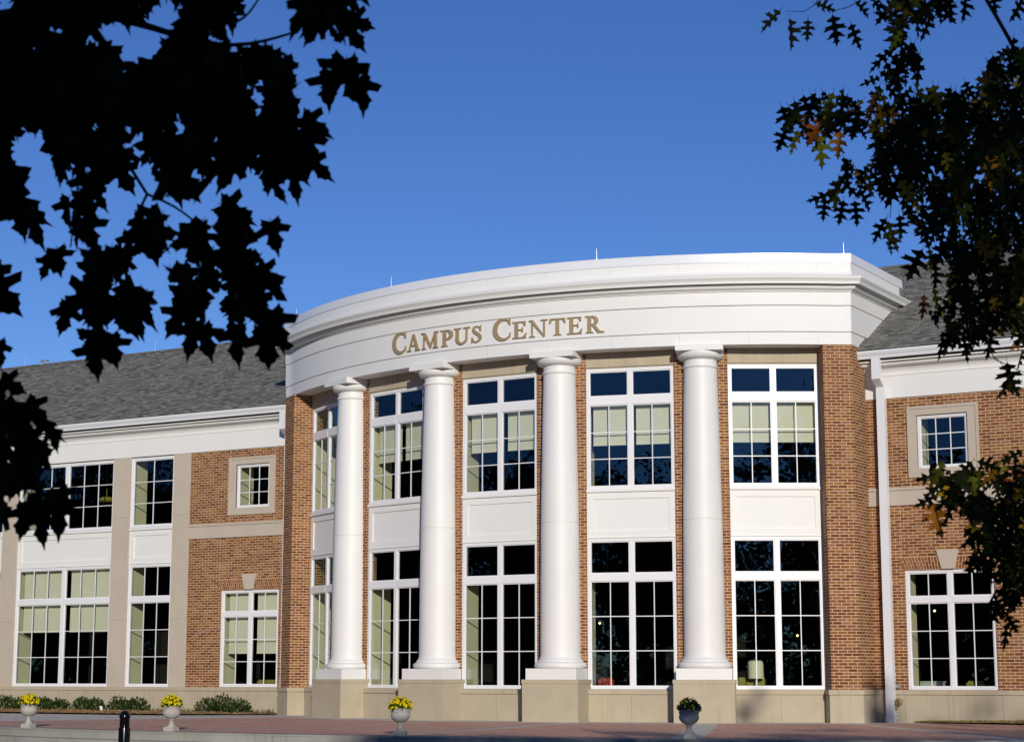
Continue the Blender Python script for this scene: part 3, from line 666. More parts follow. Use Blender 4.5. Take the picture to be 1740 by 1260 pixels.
# ------------------------------------------------------------------ leaves and plants
MAPLE = [(0,0),(.08,-.05),(.24,-.10),(.38,-.17),(.37,-.04),(.44,.04),(.38,.13),(.50,.20),(.62,.24),(.80,.34),(.70,.42),(.60,.52),(.46,.47),(.30,.43),(.22,.46),(.28,.60),(.38,.74),(.27,.78),(.20,.94),(.10,.98),(0,1.25)]
OAK = [(0,0),(.04,.08),(.09,.11),(.26,.17),(.22,.23),(.08,.27),(.07,.33),(.20,.36),(.36,.37),(.33,.43),(.44,.52),(.30,.53),(.17,.50),(.08,.52),(.08,.58),(.20,.64),(.24,.71),(.36,.80),(.22,.79),(.12,.76),(.07,.79),(.09,.87),(.15,.94),(.06,.95),(0,1.10)]
NARROW = [(0,0),(.10,.25),(.12,.5),(.08,.8),(0,1)]
OVAL = [(0,0),(.24,.2),(.32,.45),(.24,.75),(0,1)]
def leaf(mb, pos, d, nrm, size, shape, tint, fold=.25, petiole=.0, droop=.15):
    d = d.normalized(); x = d.cross(nrm)
    if x.length < 1e-3: x = d.cross(Vector((.3, .5, .8)))
    x.normalize(); nn = x.cross(d)
    fx, fs = random.uniform(.62, 1.04), random.uniform(.85, 1.15)
    for sgn in (-1, 1):
        pts = []
        for (a, b) in shape:
            if 0 < a: a *= fs
            pts.append(pos + x*(sgn*a*size*fx) + d*(b*size) + nn*(abs(a)*size*fold - droop*size*b*b))
        mb.face(pts if sgn > 0 else pts[::-1], tint=tint)
    if petiole:
        q = pos - d*petiole + Vector((0, 0, petiole*.25)); h = x*.0011
        mb.face([pos-h, pos+h, q+h, q-h], tint=.02)
def rnd(a): return random.uniform(-a, a)
def unit():
    while True:
        v = Vector((rnd(1), rnd(1), rnd(1)))
        if .05 < v.length < 1: return v.normalized()
def inpoly(x, y, P):
    c = False
    for (x0, y0), (x1, y1) in zip(P, P[1:]+P[:1]):
        if (y0 > y) != (y1 > y) and x < (x1-x0)*(y-y0)/(y1-y0)+x0: c = not c
    return c
def spray(mb, polys, step, depth, size, shape, tintf, holes=(), edge=(), tilt=.45, jit=.5):
    """leaves hung through a volume: each region is filled at several depths"""
    n = 0; tips = []
    for P, layers in polys:
        xs = [p[0] for p in P]; ys = [p[1] for p in P]
        for l in range(layers):
            x = min(xs)
            while x < max(xs):
                y = min(ys)
                while y < max(ys):
                    px, py = x+rnd(step*jit), y+rnd(step*jit)
                    if inpoly(px, py, P) and not any(math.hypot(px-hx, py-hy) < hr for hx, hy, hr in holes):
                        D = random.uniform(*depth); s = size*random.uniform(.62, 1.28)
                        put(mb, px, py, D, s, shape, tintf(), tilt); tips.append((px, py, D)); n += 1
                    y += step
                x += step
    for e in edge:
        px, py, k = e[:3]; D = depth[0]*.6+depth[1]*.4; put(mb, px, py, D, size*k, shape, tintf(), .12, ang=e[3] if len(e) > 3 else None)
        tips.append((px, py, D))
    return tips
def put(mb, px, py, D, s, shape, tint, tilt, ang=None):
    pos = at(px, py, D)
    a = rnd(tilt*1.6) if ang is None else R(ang+rnd(14))
    d = (RT*sin(a) - UP*cos(a) + FW*rnd(.35)).normalized()
    nrm = (-FW + RT*rnd(1.7) + UP*rnd(.5)).normalized() if ang is None else (-FW + RT*rnd(.9) + UP*rnd(.3)).normalized()
    leaf(mb, pos - d*s*.5, d, nrm, s, shape, tint, fold=random.uniform(.05, .5), petiole=s*.12)
# --- maple close to the camera, upper left
mp_base = CAM + Vector((-sin(YAW+R(30)), cos(YAW+R(30)), 0))*6.0; mp_base.z = GZ
maple = tag(empty('maple_tree', mp_base), 'dark silhouetted maple hanging its broad pointed leaves over the upper left of the view', 'tree')
mf = MB()
P1 = [(-60,-60),(370,-60),(385,20),(440,65),(485,95),(500,140),(505,180),(525,215),(532,260),(512,285),(480,298),(440,288),(400,290),(360,310),(320,325),(285,320),(255,290),(225,325),(190,300),(150,310),(110,300),(60,330),(0,340),(-60,340)]
P1b = [(-60,-60),(350,-60),(370,40),(460,110),(480,170),(490,250),(400,265),(330,290),(270,270),(200,270),(120,270),(40,290),(-60,300)]
P2 = [(508,-40),(598,-40),(600,40),(572,55),(535,55),(510,30)]
P4 = [(-60,330),(65,325),(58,370),(20,362),(-60,360)]
P5 = [(95,305),(178,305),(165,365),(150,412),(118,395),(102,355)]
P6 = [(205,388),(240,378),(290,385),(290,422),(255,435),(218,425)]
P7 = [(155,445),(205,435),(232,480),(245,515),(230,540),(198,535),(185,582),(158,590),(146,555),(152,500)]
P8 = [(302,400),(345,388),(358,440),(368,500),(370,552),(342,560),(318,550),(302,535),(310,480)]
P9 = [(372,362),(398,372),(413,412),(440,452),(446,500),(455,535),(446,572),(425,552),(397,560),(388,500),(385,430)]
P10 = [(437,342),(458,347),(462,395),(446,385)]
P14 = [(-50,672),(35,690),(50,722),(28,735),(-50,722)]
P15 = [(-50,742),(48,748),(72,782),(95,828),(98,862),(74,885),(48,870),(18,825),(-50,792)]
hl = [(10,12,26),(190,55,20),(212,75,30),(250,95,22),(160,75,12),(50,88,9),(105,188,11),(225,235,20),(60,248,22),(20,262,12),(300,218,15),(250,312,22),(350,75,12),(265,45,22),(282,15,18),(395,75,22),(425,78,16),(440,150,10),(435,195,12),(330,300,8),(130,120,9),(90,60,8),(160,225,8),(380,240,8),(320,450,8),(355,520,8),(185,500,8),(120,330,9),(60,300,9)]
ev = [(575,128,1.2,-12),(600,140,1.3,15),(615,160,1.1,22),(562,150,1.1,-5),(130,512,1.45,-55),(110,540,1.0,-10),(78,455,.8,-35),(98,442,.8,10),(245,525,1.2,15),(235,545,1.0,0),(300,545,1.0,-35),(325,575,1.1,-5),(350,580,1.0,10),(470,560,1.2,25),(455,590,1.2,8),(405,585,1.2,5),(425,480,1.2,20),(455,470,.9,45),(400,362,1.1,60),(470,320,.9,15),(465,400,1.0,5),(500,310,1.2,10),(540,285,1.0,35),(520,250,1.1,20),(535,215,1.0,60),
      (5,505,1.2,30),(-5,480,1.2,10),(0,600,.8,15),(165,610,1.1,5),(190,595,.9,20),(60,385,1.2,0),(40,375,1.0,-15),(20,655,.8,50),(60,700,.9,50),(85,730,1.0,25),(90,745,.8,10),(100,880,1.1,-10),(70,895,1.1,10),(40,885,1.0,-15),(-5,885,1.2,-20),(-5,850,1.1,10),(110,850,.9,20),(600,60,1.0,40),(612,40,.8,80),(150,395,1.0,5)]
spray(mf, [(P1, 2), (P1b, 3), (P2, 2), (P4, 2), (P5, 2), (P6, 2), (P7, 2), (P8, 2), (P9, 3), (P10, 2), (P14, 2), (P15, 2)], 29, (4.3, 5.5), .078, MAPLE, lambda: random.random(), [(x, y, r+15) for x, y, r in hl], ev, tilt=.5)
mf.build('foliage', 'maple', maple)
def limb(mb, P, r0, r1):
    n = len(P); mb.tube(P, [r0+(r1-r0)*i/(n-1) for i in range(n)], 7)
mt = MB(); top = mp_base + Vector((0, 0, 2.6))
limb(mt, [mp_base, mp_base+Vector((.03, 0, 1.2)), top, mp_base+Vector((.1, -.1, 4.6)), mp_base+Vector((0, -.2, 7))], .17, .05); mt.build('trunk', 'bark', maple)
tw = MB()
def bez(a, b, sag, n=8):
    return [a.lerp(b, i/n) + Vector((0, 0, sag*sin(pi*i/n))) for i in range(n+1)]
hub = at(-60, 40, 5.0)
limb(tw, bez(top, hub, .3), .05, .02); limb(tw, bez(hub, at(300, 60, 4.9), .05), .02, .008); limb(tw, bez(at(300, 60, 4.9), at(500, 55, 4.8), -.03), .008, .003)
limb(tw, bez(at(395, 40, 4.8), at(450, -20, 4.8), -.02), .004, .002)
limb(tw, bez(hub, at(250, 330, 4.9), .1), .014, .004); limb(tw, bez(at(250, 330, 4.9), at(375, 420, 4.8), .02), .004, .002)
limb(tw, bez(at(150, 200, 4.9), at(120, 420, 4.8), .03), .005, .002); limb(tw, bez(at(250, 330, 4.9), at(200, 470, 4.8), .02), .004, .002); limb(tw, bez(hub, at(-40, 700, 4.9), -.05), .01, .004); limb(tw, bez(at(-40, 700, 4.9), at(70, 760, 4.9), .02), .004, .002)
limb(tw, bez(at(250, 400, 4.9), at(380, 400, 4.8), -.015), .003, .0015); limb(tw, bez(at(260, 440, 4.9), at(330, 370, 4.8), -.015), .003, .0015)
tw.build('branch', 'bark', maple)
# --- red oak, right-hand side
ok_base = CAM + Vector((-sin(YAW-R(23)), cos(YAW-R(23)), 0))*10.5; ok_base.z = GZ
oak = tag(empty('red_oak', ok_base), 'oak with lobed bristle-tipped leaves turning yellow and orange at the right edge', 'tree')
of = MB()
R2 = [(1500, 60), (1540, 55), (1560, 95), (1545, 130), (1510, 150), (1500, 120), (1525, 100)]
R0 = [(1500, -30), (1620, -30), (1620, 20), (1560, 45), (1525, 55), (1510, 20)]
R3 = [(1330, 195), (1375, 165), (1440, 168), (1490, 165), (1540, 152), (1590, 165), (1640, 160), (1680, 120), (1700, 85), (1800, 60), (1800, 620), (1735, 590), (1700, 550), (1650, 540), (1615, 480), (1590, 420), (1555, 380), (1530, 330), (1480, 330), (1440, 320), (1410, 335), (1430, 290), (1480, 265), (1490, 235), (1440, 225), (1390, 235), (1345, 220)]
R3b = [(1540, 170), (1690, 150), (1800, 90), (1800, 600), (1690, 530), (1610, 420), (1570, 350), (1500, 300), (1500, 220)]
R4 = [(1590, 500), (1650, 500), (1700, 560), (1690, 600), (1650, 590), (1600, 580), (1585, 540)]
R7 = [(1590, 805), (1640, 795), (1690, 800), (1800, 780), (1800, 1010), (1740, 1000), (1715, 1050), (1695, 1060), (1685, 1000), (1655, 950), (1650, 900), (1630, 870), (1600, 860), (1580, 840)]
R7b = [(1650, 820), (1800, 800), (1800, 1000), (1690, 980), (1660, 900)]
ho = [(1600, 200, 14), (1650, 230, 12), (1500, 210, 10), (1580, 300, 12), (1690, 330, 12), (1720, 420, 12), (1450, 195, 9), (1640, 470, 10), (1560, 180, 9), (1700, 180, 12), (1670, 520, 12), (1620, 330, 9), (1660, 300, 8), (1560, 240, 9), (1700, 240, 8), (1640, 400, 8), (1540, 290, 8), (1690, 850, 10)]
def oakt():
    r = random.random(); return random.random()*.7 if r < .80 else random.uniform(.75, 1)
edgeo = [(1311, 33, 1.0, -40), (1345, 55, 1.15, 0), (1372, 50, .75, 5), (1419, 50, 1.1, 3), (1452, 60, 1.0, 8), (1402, 12, .8, 60), (1465, 15, .8, 40), (1490, 8, .8, 25), (1505, 20, 1.0, -30), (1528, 45, 1.1, -10), (1575, 45, 1.0, -20), (1598, 20, .8, 10), (1615, 15, .9, 15), (1640, 12, 1.0, -15), (1690, 5, .8, 5), (1730, 15, 1.0, -40),
    (1497, 100, 1.1, -40), (1525, 125, 1.2, -10), (1560, 120, 1.2, 5), (1480, 138, .8, -80), (1330, 235, .9, -10), (1350, 240, .9, -15), (1395, 255, 1.2, 5), (1425, 245, 1.0, 5), (1395, 335, 1.0, -60), (1400, 355, .8, -10), (1430, 360, .9, 0), (1455, 360, .9, 8), (1470, 340, .9, 20),
    (1495, 390, 1.0, -25), (1515, 400, 1.1, 5), (1530, 385, .9, 20), (1512, 415, .7, 0), (1555, 448, 1.2, -30), (1580, 440, .8, 0), (1590, 470, .9, 0), (1600, 590, .9, -15), (1570, 520, .9, -10), (1640, 590, 1.0, -5), (1715, 640, 1.1, 20), (1722, 655, .9, 35), (1708, 660, .9, -25), (1735, 610, .8, 0),
    (1580, 810, 1.0, -70), (1590, 880, 1.3, 5), (1615, 865, 1.1, -10), (1575, 850, .9, -60), (1650, 870, 1.0, -5), (1680, 790, 1.0, 70), (1720, 775, .9, -60), (1710, 1080, 1.0, 10), (1690, 1040, 1.0, -10), (1720, 1060, .9, 25), (1650, 960, .9, -30)]
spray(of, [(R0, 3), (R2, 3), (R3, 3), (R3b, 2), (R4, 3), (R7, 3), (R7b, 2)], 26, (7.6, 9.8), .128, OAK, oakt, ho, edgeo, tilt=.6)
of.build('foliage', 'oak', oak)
ot = MB(); limb(ot, [ok_base, ok_base+Vector((0, .05, 1.5)), ok_base+Vector((.05, 0, 3.2)), ok_base+Vector((.1, .1, 5.4)), ok_base+Vector((.1, .1, 8))], .20, .05); ot.build('trunk', 'bark', oak)
tw = MB(); hb = at(1830, 300, 9.0)
limb(tw, bez(ok_base+Vector((.05, 0, 3.0)), hb, .2), .05, .02); limb(tw, bez(hb, at(1540, 200, 8.6), .04), .018, .004); limb(tw, bez(at(1540, 200, 8.6), at(1360, 200, 8.6), .03), .004, .002)
limb(tw, bez(hb, at(1640, -60, 8.6), .05), .012, .008); limb(tw, bez(at(1640, -60, 8.6), at(1480, -10, 8.6), .0), .007, .003)
limb(tw, [at(1480, -12, 8.6), at(1455, 5, 8.6), at(1440, 13, 8.6), at(1420, 18, 8.6), at(1390, 5, 8.6)], .003, .0015); limb(tw, [at(1400, -15, 8.6), at(1385, 8, 8.6), at(1366, 20, 8.6), at(1335, 19, 8.6)], .003, .0012)
limb(tw, [at(1512, 300, 8.6), at(1515, 340, 8.6), at(1512, 372, 8.6)], .003, .0015); limb(tw, bez(hb, at(1620, 520, 8.6), .02), .014, .003); limb(tw, [at(1630, 480, 8.6), at(1612, 500, 8.6), at(1570, 447, 8.6)], .003, .001)
limb(tw, [at(1665, 560, 8.6), at(1690, 610, 8.6), at(1722, 625, 8.6), at(1760, 640, 8.6)], .003, .0015); limb(tw, [at(1690, 605, 8.6), at(1712, 630, 8.6)], .002, .001)
limb(tw, bez(ok_base+Vector((0, 0, 2.2)), at(1700, 850, 8.7), .1), .03, .004); limb(tw, bez(at(1700, 850, 8.7), at(1600, 830, 8.7), .01), .004, .0015); limb(tw, bez(at(1760, 960, 8.7), at(1705, 1060, 8.7), .01), .004, .001)
tw.build('branch', 'bark', oak)
# --- trees on the street side, behind and beside the camera: they shade the near leaves and show in the glass
def crown(mb, c, rx, rz, n, s, shape=OVAL):
    lumps = [(c + Vector((unit().x*rx*.55, unit().y*rx*.55, unit().z*rz*.55)), random.uniform(.45, .7)) for _ in range(9)]
    for _ in range(n):
        lc, k = random.choice(lumps); v = unit()*(random.random()**.4)*k
        p = lc + Vector((v.x*rx, v.y*rx, v.z*rz)); leaf(mb, p, unit(), unit(), s*random.uniform(.7, 1.3), shape, random.random(), fold=.2)
SH = Vector((sin(SUN_AZ), -cos(SUN_AZ), 0)); SL = math.tan(SUN_EL)
def tree(loc, h, rx, n, s, label, group=None, low=.25, mat='crown', shade_boughs=()):
    t = tag(empty('broadleaf_tree', loc), label, 'tree', group)
    loc = Vector(loc); m = MB(); crown(m, loc+Vector((0, 0, h*(.5+low/2))), rx, h*(.5-low/2)*1.35, n, s)
    for P, r, k in shade_boughs:                                      # outlying leafy boughs, added for the shadows they cast: centre, radii, leaf count
        for _ in range(k):
            v = unit()*random.random()**.5; leaf(m, P+Vector((v.x*r[0], v.y*r[0], v.z*r[1])), unit(), unit(), s*random.uniform(.6, 1.1), OVAL, random.random(), fold=.2)
    m.build('crown', mat, t)
    m = MB(); limb(m, [loc, loc+Vector((.1, 0, h*.3)), loc+Vector((0, .1, h*.6)), loc+Vector((.1, .1, h*.85))], .2, .04)
    for k in range(5):
        a = k*1.3; limb(m, [loc+Vector((0, 0, h*(.3+.08*k))), loc+Vector((rx*.3*cos(a), rx*.3*sin(a), h*(.45+.08*k))), loc+Vector((rx*.6*cos(a), rx*.6*sin(a), h*(.52+.08*k)))], .07, .02)
    for P, r, k in shade_boughs: limb(m, [loc+Vector((0, 0, h*.6)), (loc+Vector((0, 0, h*.75))).lerp(P, .5), P], .05, .01)
    m.build('trunk', 'bark', t); return t
def sunward(P, t): return P + SH*t + Vector((0, 0, SL*t))
def gpt(px, py, t): return sunward(on_z(px, py, 0), t)
near = [(gpt(655, 1253, 35), (.9, .35), 260), (gpt(740, 1254, 36), (1.3, .35), 420), (gpt(870, 1256, 36.5), (1.2, .35), 380), (gpt(950, 1257, 36), (1.0, .3), 260), (gpt(1040, 1258, 37), (1.2, .35), 360), (gpt(1120, 1259, 36), (1.3, .35), 380),  # leaf clumps added along the sun line to shade these ground spots
        (gpt(1060, 1244, 39), (.7, .14), 90), (gpt(1120, 1248, 38), (.9, .2), 160), (sunward(Vector((8.97, -11.75, .36)), 38), (.5, .13), 130), (gpt(1240, 1257, 36), (1.2, .3), 260), (gpt(1360, 1258, 36), (1.6, .3), 420)]
tree((26.7, -46.0, GZ), 9.6, 5.5, 8200, .24, 'spreading street tree standing just behind and to the right of the viewer', low=.05, shade_boughs=near)
fa = [(sunward(Vector((8.35, -.5, .25)), 45), (.42, .40), 190), (sunward(Vector((8.2, -.5, .85)), 45), (.16, .35), 34), (sunward(Vector((5.75, -2.0, .28)), 47), (.26, .2), 60), (sunward(Vector((6.05, -1.9, .55)), 47), (.12, .28), 16), (gpt(1340, 1248, 42), (.9, .10), 130), (gpt(1400, 1240, 43), (.8, .08), 60), (gpt(1440, 1252, 41), (1.3, .10), 160), (gpt(1650, 1245, 42), (.9, .08), 60), (gpt(1560, 1256, 41), (1.5, .1), 150)]  # clumps added sunward of the stone base and paving to shadow them
tree((36.6, -38.6, GZ), 10.6, 1.7, 900, .24, 'tall slender street tree far to the right of the plaza', low=.4, shade_boughs=fa)
for i, (az, d, h) in enumerate([(-84, 52, 13), (-74, 54, 15), (-64, 58, 14), (-54, 60, 12.5), (-45, 62, 15), (-36, 64, 13), (-28, 60, 12), (-19, 64, 15), (-10, 66, 12.6), (-2, 66, 14), (6, 70, 13), (14, 66, 14.5), (23, 74, 13.5), (32, 78, 14.5), (41.6, 76, 18.5), (47, 80, 14), (55, 70, 14.5), (63, 66, 13), (75, 60, 14), (86, 56, 14)]):
    tree((d*sin(R(az)), -d*cos(R(az)), GZ), h, h*.45, 4200, .75, 'background tree across the street, seen only as a reflection in the windows', 'trees across the street', low=.0, mat='fartree')

wd = MB()                                                     # dense unseen wood, added to keep bright sky out of the lower window reflections
for i in range(7500):
    a = R(random.uniform(-98, 98)); d = random.uniform(92, 100); leaf(wd, Vector((d*sin(a), -d*cos(a), GZ+random.random()**.8*(7.2+1.5*sin(a*17)))), unit(), unit(), 1.5*random.uniform(.7, 1.2), OVAL, random.random(), fold=.2)
tag(wd.build('woodland', 'fartree'), 'unseen distant wood across the street, added to darken the window reflections', 'woodland', kind='stuff')
# --- urns with chrysanthemums
urn_prof = [(0, .135), (.13, .135), (.12, .165), (.085, .20), (.07, .24), (.065, .30), (.075, .325), (.095, .335), (.095, .35), (.08, .36), (.14, .385), (.21, .43), (.255, .49), (.275, .55), (.268, .59), (.255, .615), (.255, .70), (.268, .73), (.275, .745), (.262, .755), (.25, .745), (.22, .70), (0, .70)]
K = .61
def urn(x, y, label, flabel, rot, bloom, bare=0):
    bloom = int(bloom*1.25)
    u = tag(empty('planter_urn', (x, y, 0)), label, 'urn', 'urns of flowers along the plaza edge')
    m = MB(); m.lathe((x, y, 0), [(r*K, z*K) for r, z in urn_prof], 40)
    m.build('bowl', 'urn', u)
    fr = Fr(x, y, R(rot)); m = MB(); m.box(fr, -.17*K, .17*K, -.17*K, .17*K, 0, .115*K); m.box(fr, -.14*K, .14*K, -.14*K, .14*K, .115*K, .136*K); m.build('base', 'urn', u)
    m = MB()
    for k in range(9):                                     # swag relief round the rim
        a = 2*pi*k/9; P = [(x+K*.262*cos(a+(j-3)*.115), y+K*.262*sin(a+(j-3)*.115), K*(.71-.0072*(9-(j-3)**2))) for j in range(7)]
        m.tube(P, .009*K, 5)
    m.build('swag', 'urn', u)
    f = tag(empty('chrysanthemum', (x, y, .70*K)), flabel, 'flowers', 'chrysanthemums in the urns')
    lf = MB()
    for _ in range(520):
        v = unit(); v.z = abs(v.z); p = Vector((x, y, .73*K)) + Vector((v.x*.30, v.y*.30, v.z*.30))*(.55+.45*random.random())*K
        leaf(lf, p, (v+unit()*.6), v, random.uniform(.035, .06), OVAL, random.random())
    lf.build('leaves', 'mumleaf', f)
    bl = MB()
    for _ in range(bloom):
        v = unit(); v.z = abs(v.z)*.9+.30*random.random(); v.normalize(); v *= random.uniform(.82, 1.08); p = Vector((x, y, .73*K)) + Vector((v.x*.33, v.y*.33, v.z*.34))*K
        t = random.random(); up = (v+Vector((0, 0, .3))).normalized(); a1 = up.orthogonal().normalized(); a2 = up.cross(a1); r = random.uniform(.013, .021)
        for ring, (rr, hh) in enumerate(((1, 0), (.65, .012), (.35, .02))):
            for j in range(7):
                b = 2*pi*(j+ring*.5)/7; c, e = b-.4, b+.4
                bl.face([p+up*hh, p+up*(hh-.004)+(a1*cos(c)+a2*sin(c))*r*rr, p+up*(hh+.002)+(a1*cos(b)+a2*sin(b))*r*rr*1.15, p+up*(hh-.004)+(a1*cos(e)+a2*sin(e))*r*rr], tint=max(.01, t))
    bl.build('blossoms', 'petal', f)
u1 = on_z(48, 1235.5, 0)
urn(u1.x, u1.y, 'pale grey stone urn of yellow flowers, leftmost of the four in full sun', 'yellow chrysanthemums in the leftmost urn', 8, 150)
urn(-.96, -13.02, 'pale grey stone urn between the black bollard and the second group of shrubs', 'yellow chrysanthemums in the sunlit urn right of the bollard', 8, 150)
urn(4.10, -12.95, 'grey stone urn with its foot in shade, in front of the second column', 'bright yellow chrysanthemums in front of the second column pedestal', 25, 160)
urn(8.97, -11.72, 'darker grey urn with few blooms at the light paving band by the rightmost column', 'mostly green chrysanthemums with few yellow blooms in the rightmost urn', 30, 28)
# --- shrubs
def shrub(x, y, r, h, label):
    m = MB()
    for _ in range(480):
        v = unit(); v.z = abs(v.z); k = .35+.65*random.random()**.6
        p = Vector((x, y, .06)) + Vector((v.x*r*k, v.y*r*k*.8, v.z*h*k*.85)); d = Vector((v.x*.7, v.y*.7, .55+v.z*.6)) + unit()*.45
        leaf(m, p, d, unit(), random.uniform(.06, .10), NARROW if random.random() < .6 else OVAL, random.random(), fold=.2)
    for _ in range(14):
        v = unit(); m.tube([(x, y, 0), (x+v.x*r*.5, y+v.y*r*.4, h*.4), (x+v.x*r*.8, y+v.y*r*.7, h*.8)], .006, 4)
    tag(m.build('shrub', 'shrub'), label, 'shrub', 'low shrubs in the mulch bed')
def gx(px): return on_z(px, 1213 if px < 260 else 1215, 0)
pos = []
labs = ['dark green shrub at the left edge of the picture', 'low shrub just left of the leftmost urn', 'low shrub just right of the leftmost urn', 'small shrub second to the right of the leftmost urn', 'shrub left of the white plant tag', 'loose shrub right behind the white plant tag',
        'bushy shrub left of the black bollard', 'end shrub of the left row, right behind the black bollard', 'left shrub of the group of three right of the second urn', 'tallest middle shrub of the group of three', 'right shrub of the group of three, beside the brick window']
for (px, r, h), lb in zip([(8, .42, .44), (38, .36, .42), (74, .36, .42), (104, .38, .36), (136, .36, .40), (163, .34, .40), (199, .38, .42), (232, .40, .38), (348, .42, .38), (375, .40, .48), (403, .40, .40)], labs):
    P = on_z(px, 1208, 0); r_ = ray(px, 1208); t = (-.95-CAM.y)/r_.y; x = CAM.x + r_.x*t
    shrub(x, -.95+rnd(.15), r*.95, h*random.uniform(.9, 1.1), lb)
def bed(x0, x1, y0, y1, mat, label, nchip, name='mulch_bed'):
    m = MB(); nx, ny = int((x1-x0)/.12), 12
    def P(i, j):
        u, v = i/nx, j/ny; taper = min(1, (1-u)*6 if x1 < 0 else u*6)**.6
        x = x0+(x1-x0)*u; y = y1+(y0-y1)*taper*(1-v); return (x, y, .012+.05*sin(pi*min(v+.12, 1))*taper+random.random()*.02*taper)
    grid = [[P(i, j) for j in range(ny+1)] for i in range(nx+1)]
    for i in range(nx):
        for j in range(ny): m.face([grid[i][j], grid[i+1][j], grid[i+1][j+1], grid[i][j+1]])
    for _ in range(nchip):
        i, j = random.randrange(nx), random.randrange(ny); p = Vector(grid[i][j]) + Vector((rnd(.08), rnd(.08), .01))
        d = unit(); d.z *= .4; a = d.orthogonal().normalized(); h = random.uniform(.015, .045); m.face([p-d*h, p+a*h*.35, p+d*h+Vector((0, 0, h*.5)), p-a*h*.3+Vector((0, 0, .01))])
    tag(m.build(name, mat), label, 'mulch', kind='stuff')
bed(-24, -7.75, -2.9, -.045, 'mulch', 'brown bark mulch bed along the left wing', 5000)
bed(8.9, 24, -1.0, -.045, 'moss', 'mossy brown ground cover strip below the right wing', 4500, 'ground_cover')
gr = MB()
for _ in range(500):
    px = random.choice([random.uniform(245, 285), random.uniform(300, 345), random.uniform(425, 465), random.uniform(0, 240)]); r_ = ray(px, 1210); y = random.uniform(-1.6, -1.1); t = (y-CAM.y)/r_.y
    p = Vector((CAM.x+r_.x*t, y, .04)); leaf(gr, p, Vector((rnd(.5), rnd(.5), 1)), unit(), random.uniform(.06, .16), [(0, 0), (.05, .5), (0, 1)], random.uniform(.5, 1))
tag(gr.build('grass', 'shrub'), 'thin grass tufts growing through the mulch', 'grass', kind='stuff')
def plant_tag(px, py, label, tilt):
    r_ = ray(px, py); t = (-1.45-CAM.y)/r_.y; p = CAM+r_*t; fr = Fr(p.x, p.y, R(tilt)); m = MB()
    A = .04; z0 = p.z-.09; m.face([fr.p(-A, 0, z0), fr.p(A, 0, z0-.02), fr.p(A-.04, .03, z0+.17), fr.p(-A-.04, .03, z0+.18)]); m.face([fr.p(-A, -.004, z0), fr.p(-A-.04, .026, z0+.18), fr.p(A-.04, .026, z0+.17), fr.p(A, -.004, z0-.02)])
    m.tube([fr.p(0, -.01, .03), fr.p(0, -.01, z0+.05)], .005, 4); tag(m.build('plant_tag', 'tag'), label, 'plant tag', 'tags stuck beside the shrubs')
plant_tag(174, 1204, 'white tilted plant tag under the shrubs left of the bollard', 20)
# --- bollard
pb = at(212.5, 1207, 30.5); bx, by = pb.x, pb.y; H = pb.z - GZ
bo = tag(empty('bollard', (bx, by, GZ)), 'glossy black domed bollard with grooved neck in front of the steps', 'bollard')
m = MB(); m.lathe((bx, by, GZ), [(0, 0), (.13, 0), (.13, .04), (.098, .06), (.096, H-.27), (.094, H-.262), (.083, H-.258)], 32); m.build('post', 'black', bo)
pr = [(.083, H-.258)]
for k in range(4): z = H-.25+k*.034; pr += [(.079, z), (.079, z+.012), (.088, z+.016), (.088, z+.026), (.079, z+.03)]
m = MB(); m.lathe((bx, by, GZ), pr, 32); m.build('grooved_neck', 'black', bo)
m = MB(); m.lathe((bx, by, GZ), [(.079, H-.115), (.092, H-.11)] + [(.092*cos(a), H-.095+.105*sin(a)) for a in [i/10*pi/2 for i in range(11)]], 32); m.build('dome_cap', 'black', bo)
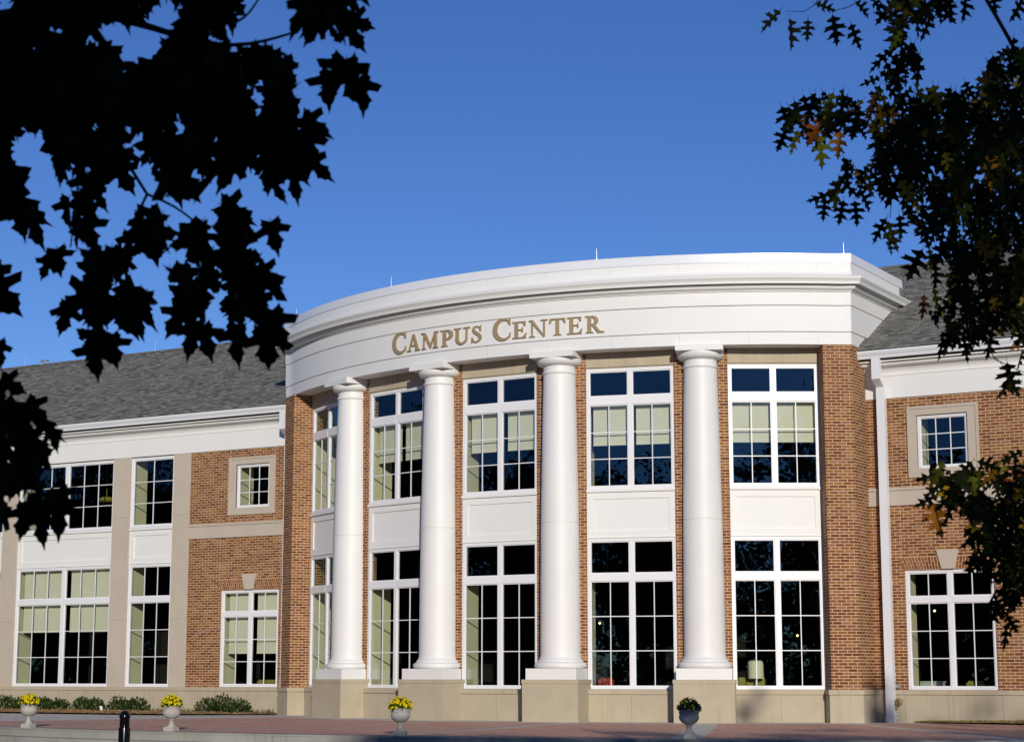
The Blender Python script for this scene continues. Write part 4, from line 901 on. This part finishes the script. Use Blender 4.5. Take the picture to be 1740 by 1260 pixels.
# --- furniture seen through the glass
def through(px, py, fr, n):                     # point where the view ray meets the plane n metres behind a wall frame
    r_ = ray(px, py); o = fr.o - fr.N*n; t = (o-CAM).dot(fr.N)/r_.dot(fr.N); return CAM + r_*t
def chair(fr, pxl, pxr, ytop, n, mat, label, cat='armchair'):
    a = through(pxl, ytop, fr, n); b = through(pxr, ytop, fr, n); ul, _ = fr.local(a); ur, _ = fr.local(b); zt = a.z
    c = empty(cat.replace(' ', '_'), fr.p((ul+ur)/2, -n, .06)); tag(c, label, cat)
    m = MB(); m.box(fr, ul, ur, -n-.12, -n, .35, zt-.04); m.box(fr, ul+.03, ur-.03, -n-.10, -n-.02, zt-.04, zt)
    if ur-ul > .9: m.box(fr, (ul+ur)/2-.006, (ul+ur)/2+.006, -n, -n+.003, .4, zt-.05)
    m.build('backrest', mat, c)
    m = MB(); m.box(fr, ul, ur, -n-.65, -n-.12, .30, .48); m.build('seat', mat, c)
    for u in (ul, ur-.1): m = MB(); m.box(fr, u, u+.1, -n-.62, -n-.12, .48, .66); m.build('armrest', mat, c)
    for u in (ul+.03, ur-.08):
        for q in (-n-.08, -n-.62): m = MB(); m.box(fr, u, u+.05, q, q+.05, .06, .30); m.build('leg', 'black', c)
    return c
chair(fac(2), 1253, 1303, 1150, 1.1, 'olive', 'olive green sofa back behind the lamp in the rightmost bow window', 'sofa')
chair(fac(1), 1016, 1042, 1151, 1.3, 'red', 'dark red armchair low behind the fourth bow window')
chair(BW, 437, 471, 1154, 1.0, 'olive', 'olive armchair behind the ground floor window of the left wing')
chair(BW, 1642, 1672, 1156, 1.1, 'olive', 'olive chair behind the right half of the right wing window', 'chair')
fr = fac(2); c = through(1284, 1152, fr, .95); lp = tag(empty('table_lamp', c), 'cream drum shaded lamp standing in the rightmost bow window', 'lamp')
m = MB(); m.lathe((c.x, c.y, c.z), [(.185, .0), (.180, .30), (.165, .38), (.12, .41), (0, .41)], 32); m.lathe((c.x, c.y, c.z), [(.18, 0), (.0, .05)], 32); m.build('lamp_shade', 'shade', lp)
m = MB(); m.lathe((c.x, c.y, 0), [(0, .06), (.14, .06), (.14, .09), (.02, .11), (.015, c.z+.1), (0, c.z+.1)], 20); m.build('lamp_stand', 'steel', lp)
c = through(1581, 1158, BW, .8); m = MB(); u, _ = BW.local(c)
m.box(BW, u-.24, u+.24, -1.1, -.8, .60, c.z); m.box(BW, u-.26, u+.26, -1.12, -.78, c.z, c.z+.02); m.box(BW, u-.10, u-.09, -.8, -.797, .6, c.z)
cab = tag(m.build('filing_box', 'greybox'), 'pale grey storage box on the sill side of the right wing window', 'box')
c = through(181, 849, BW, 1.6); m = MB(); m.lathe(c, [(0, .10), (.12, .09), (.22, .04), (.26, -.02), (.22, -.06), (0, -.10)], 24); m.tube([(c.x, c.y, c.z+.1), (c.x, c.y, 7.9)], .01, 5)
tag(m.build('pendant_lamp', 'olive'), 'round yellow pendant lamp behind the upper left wing window', 'lamp')
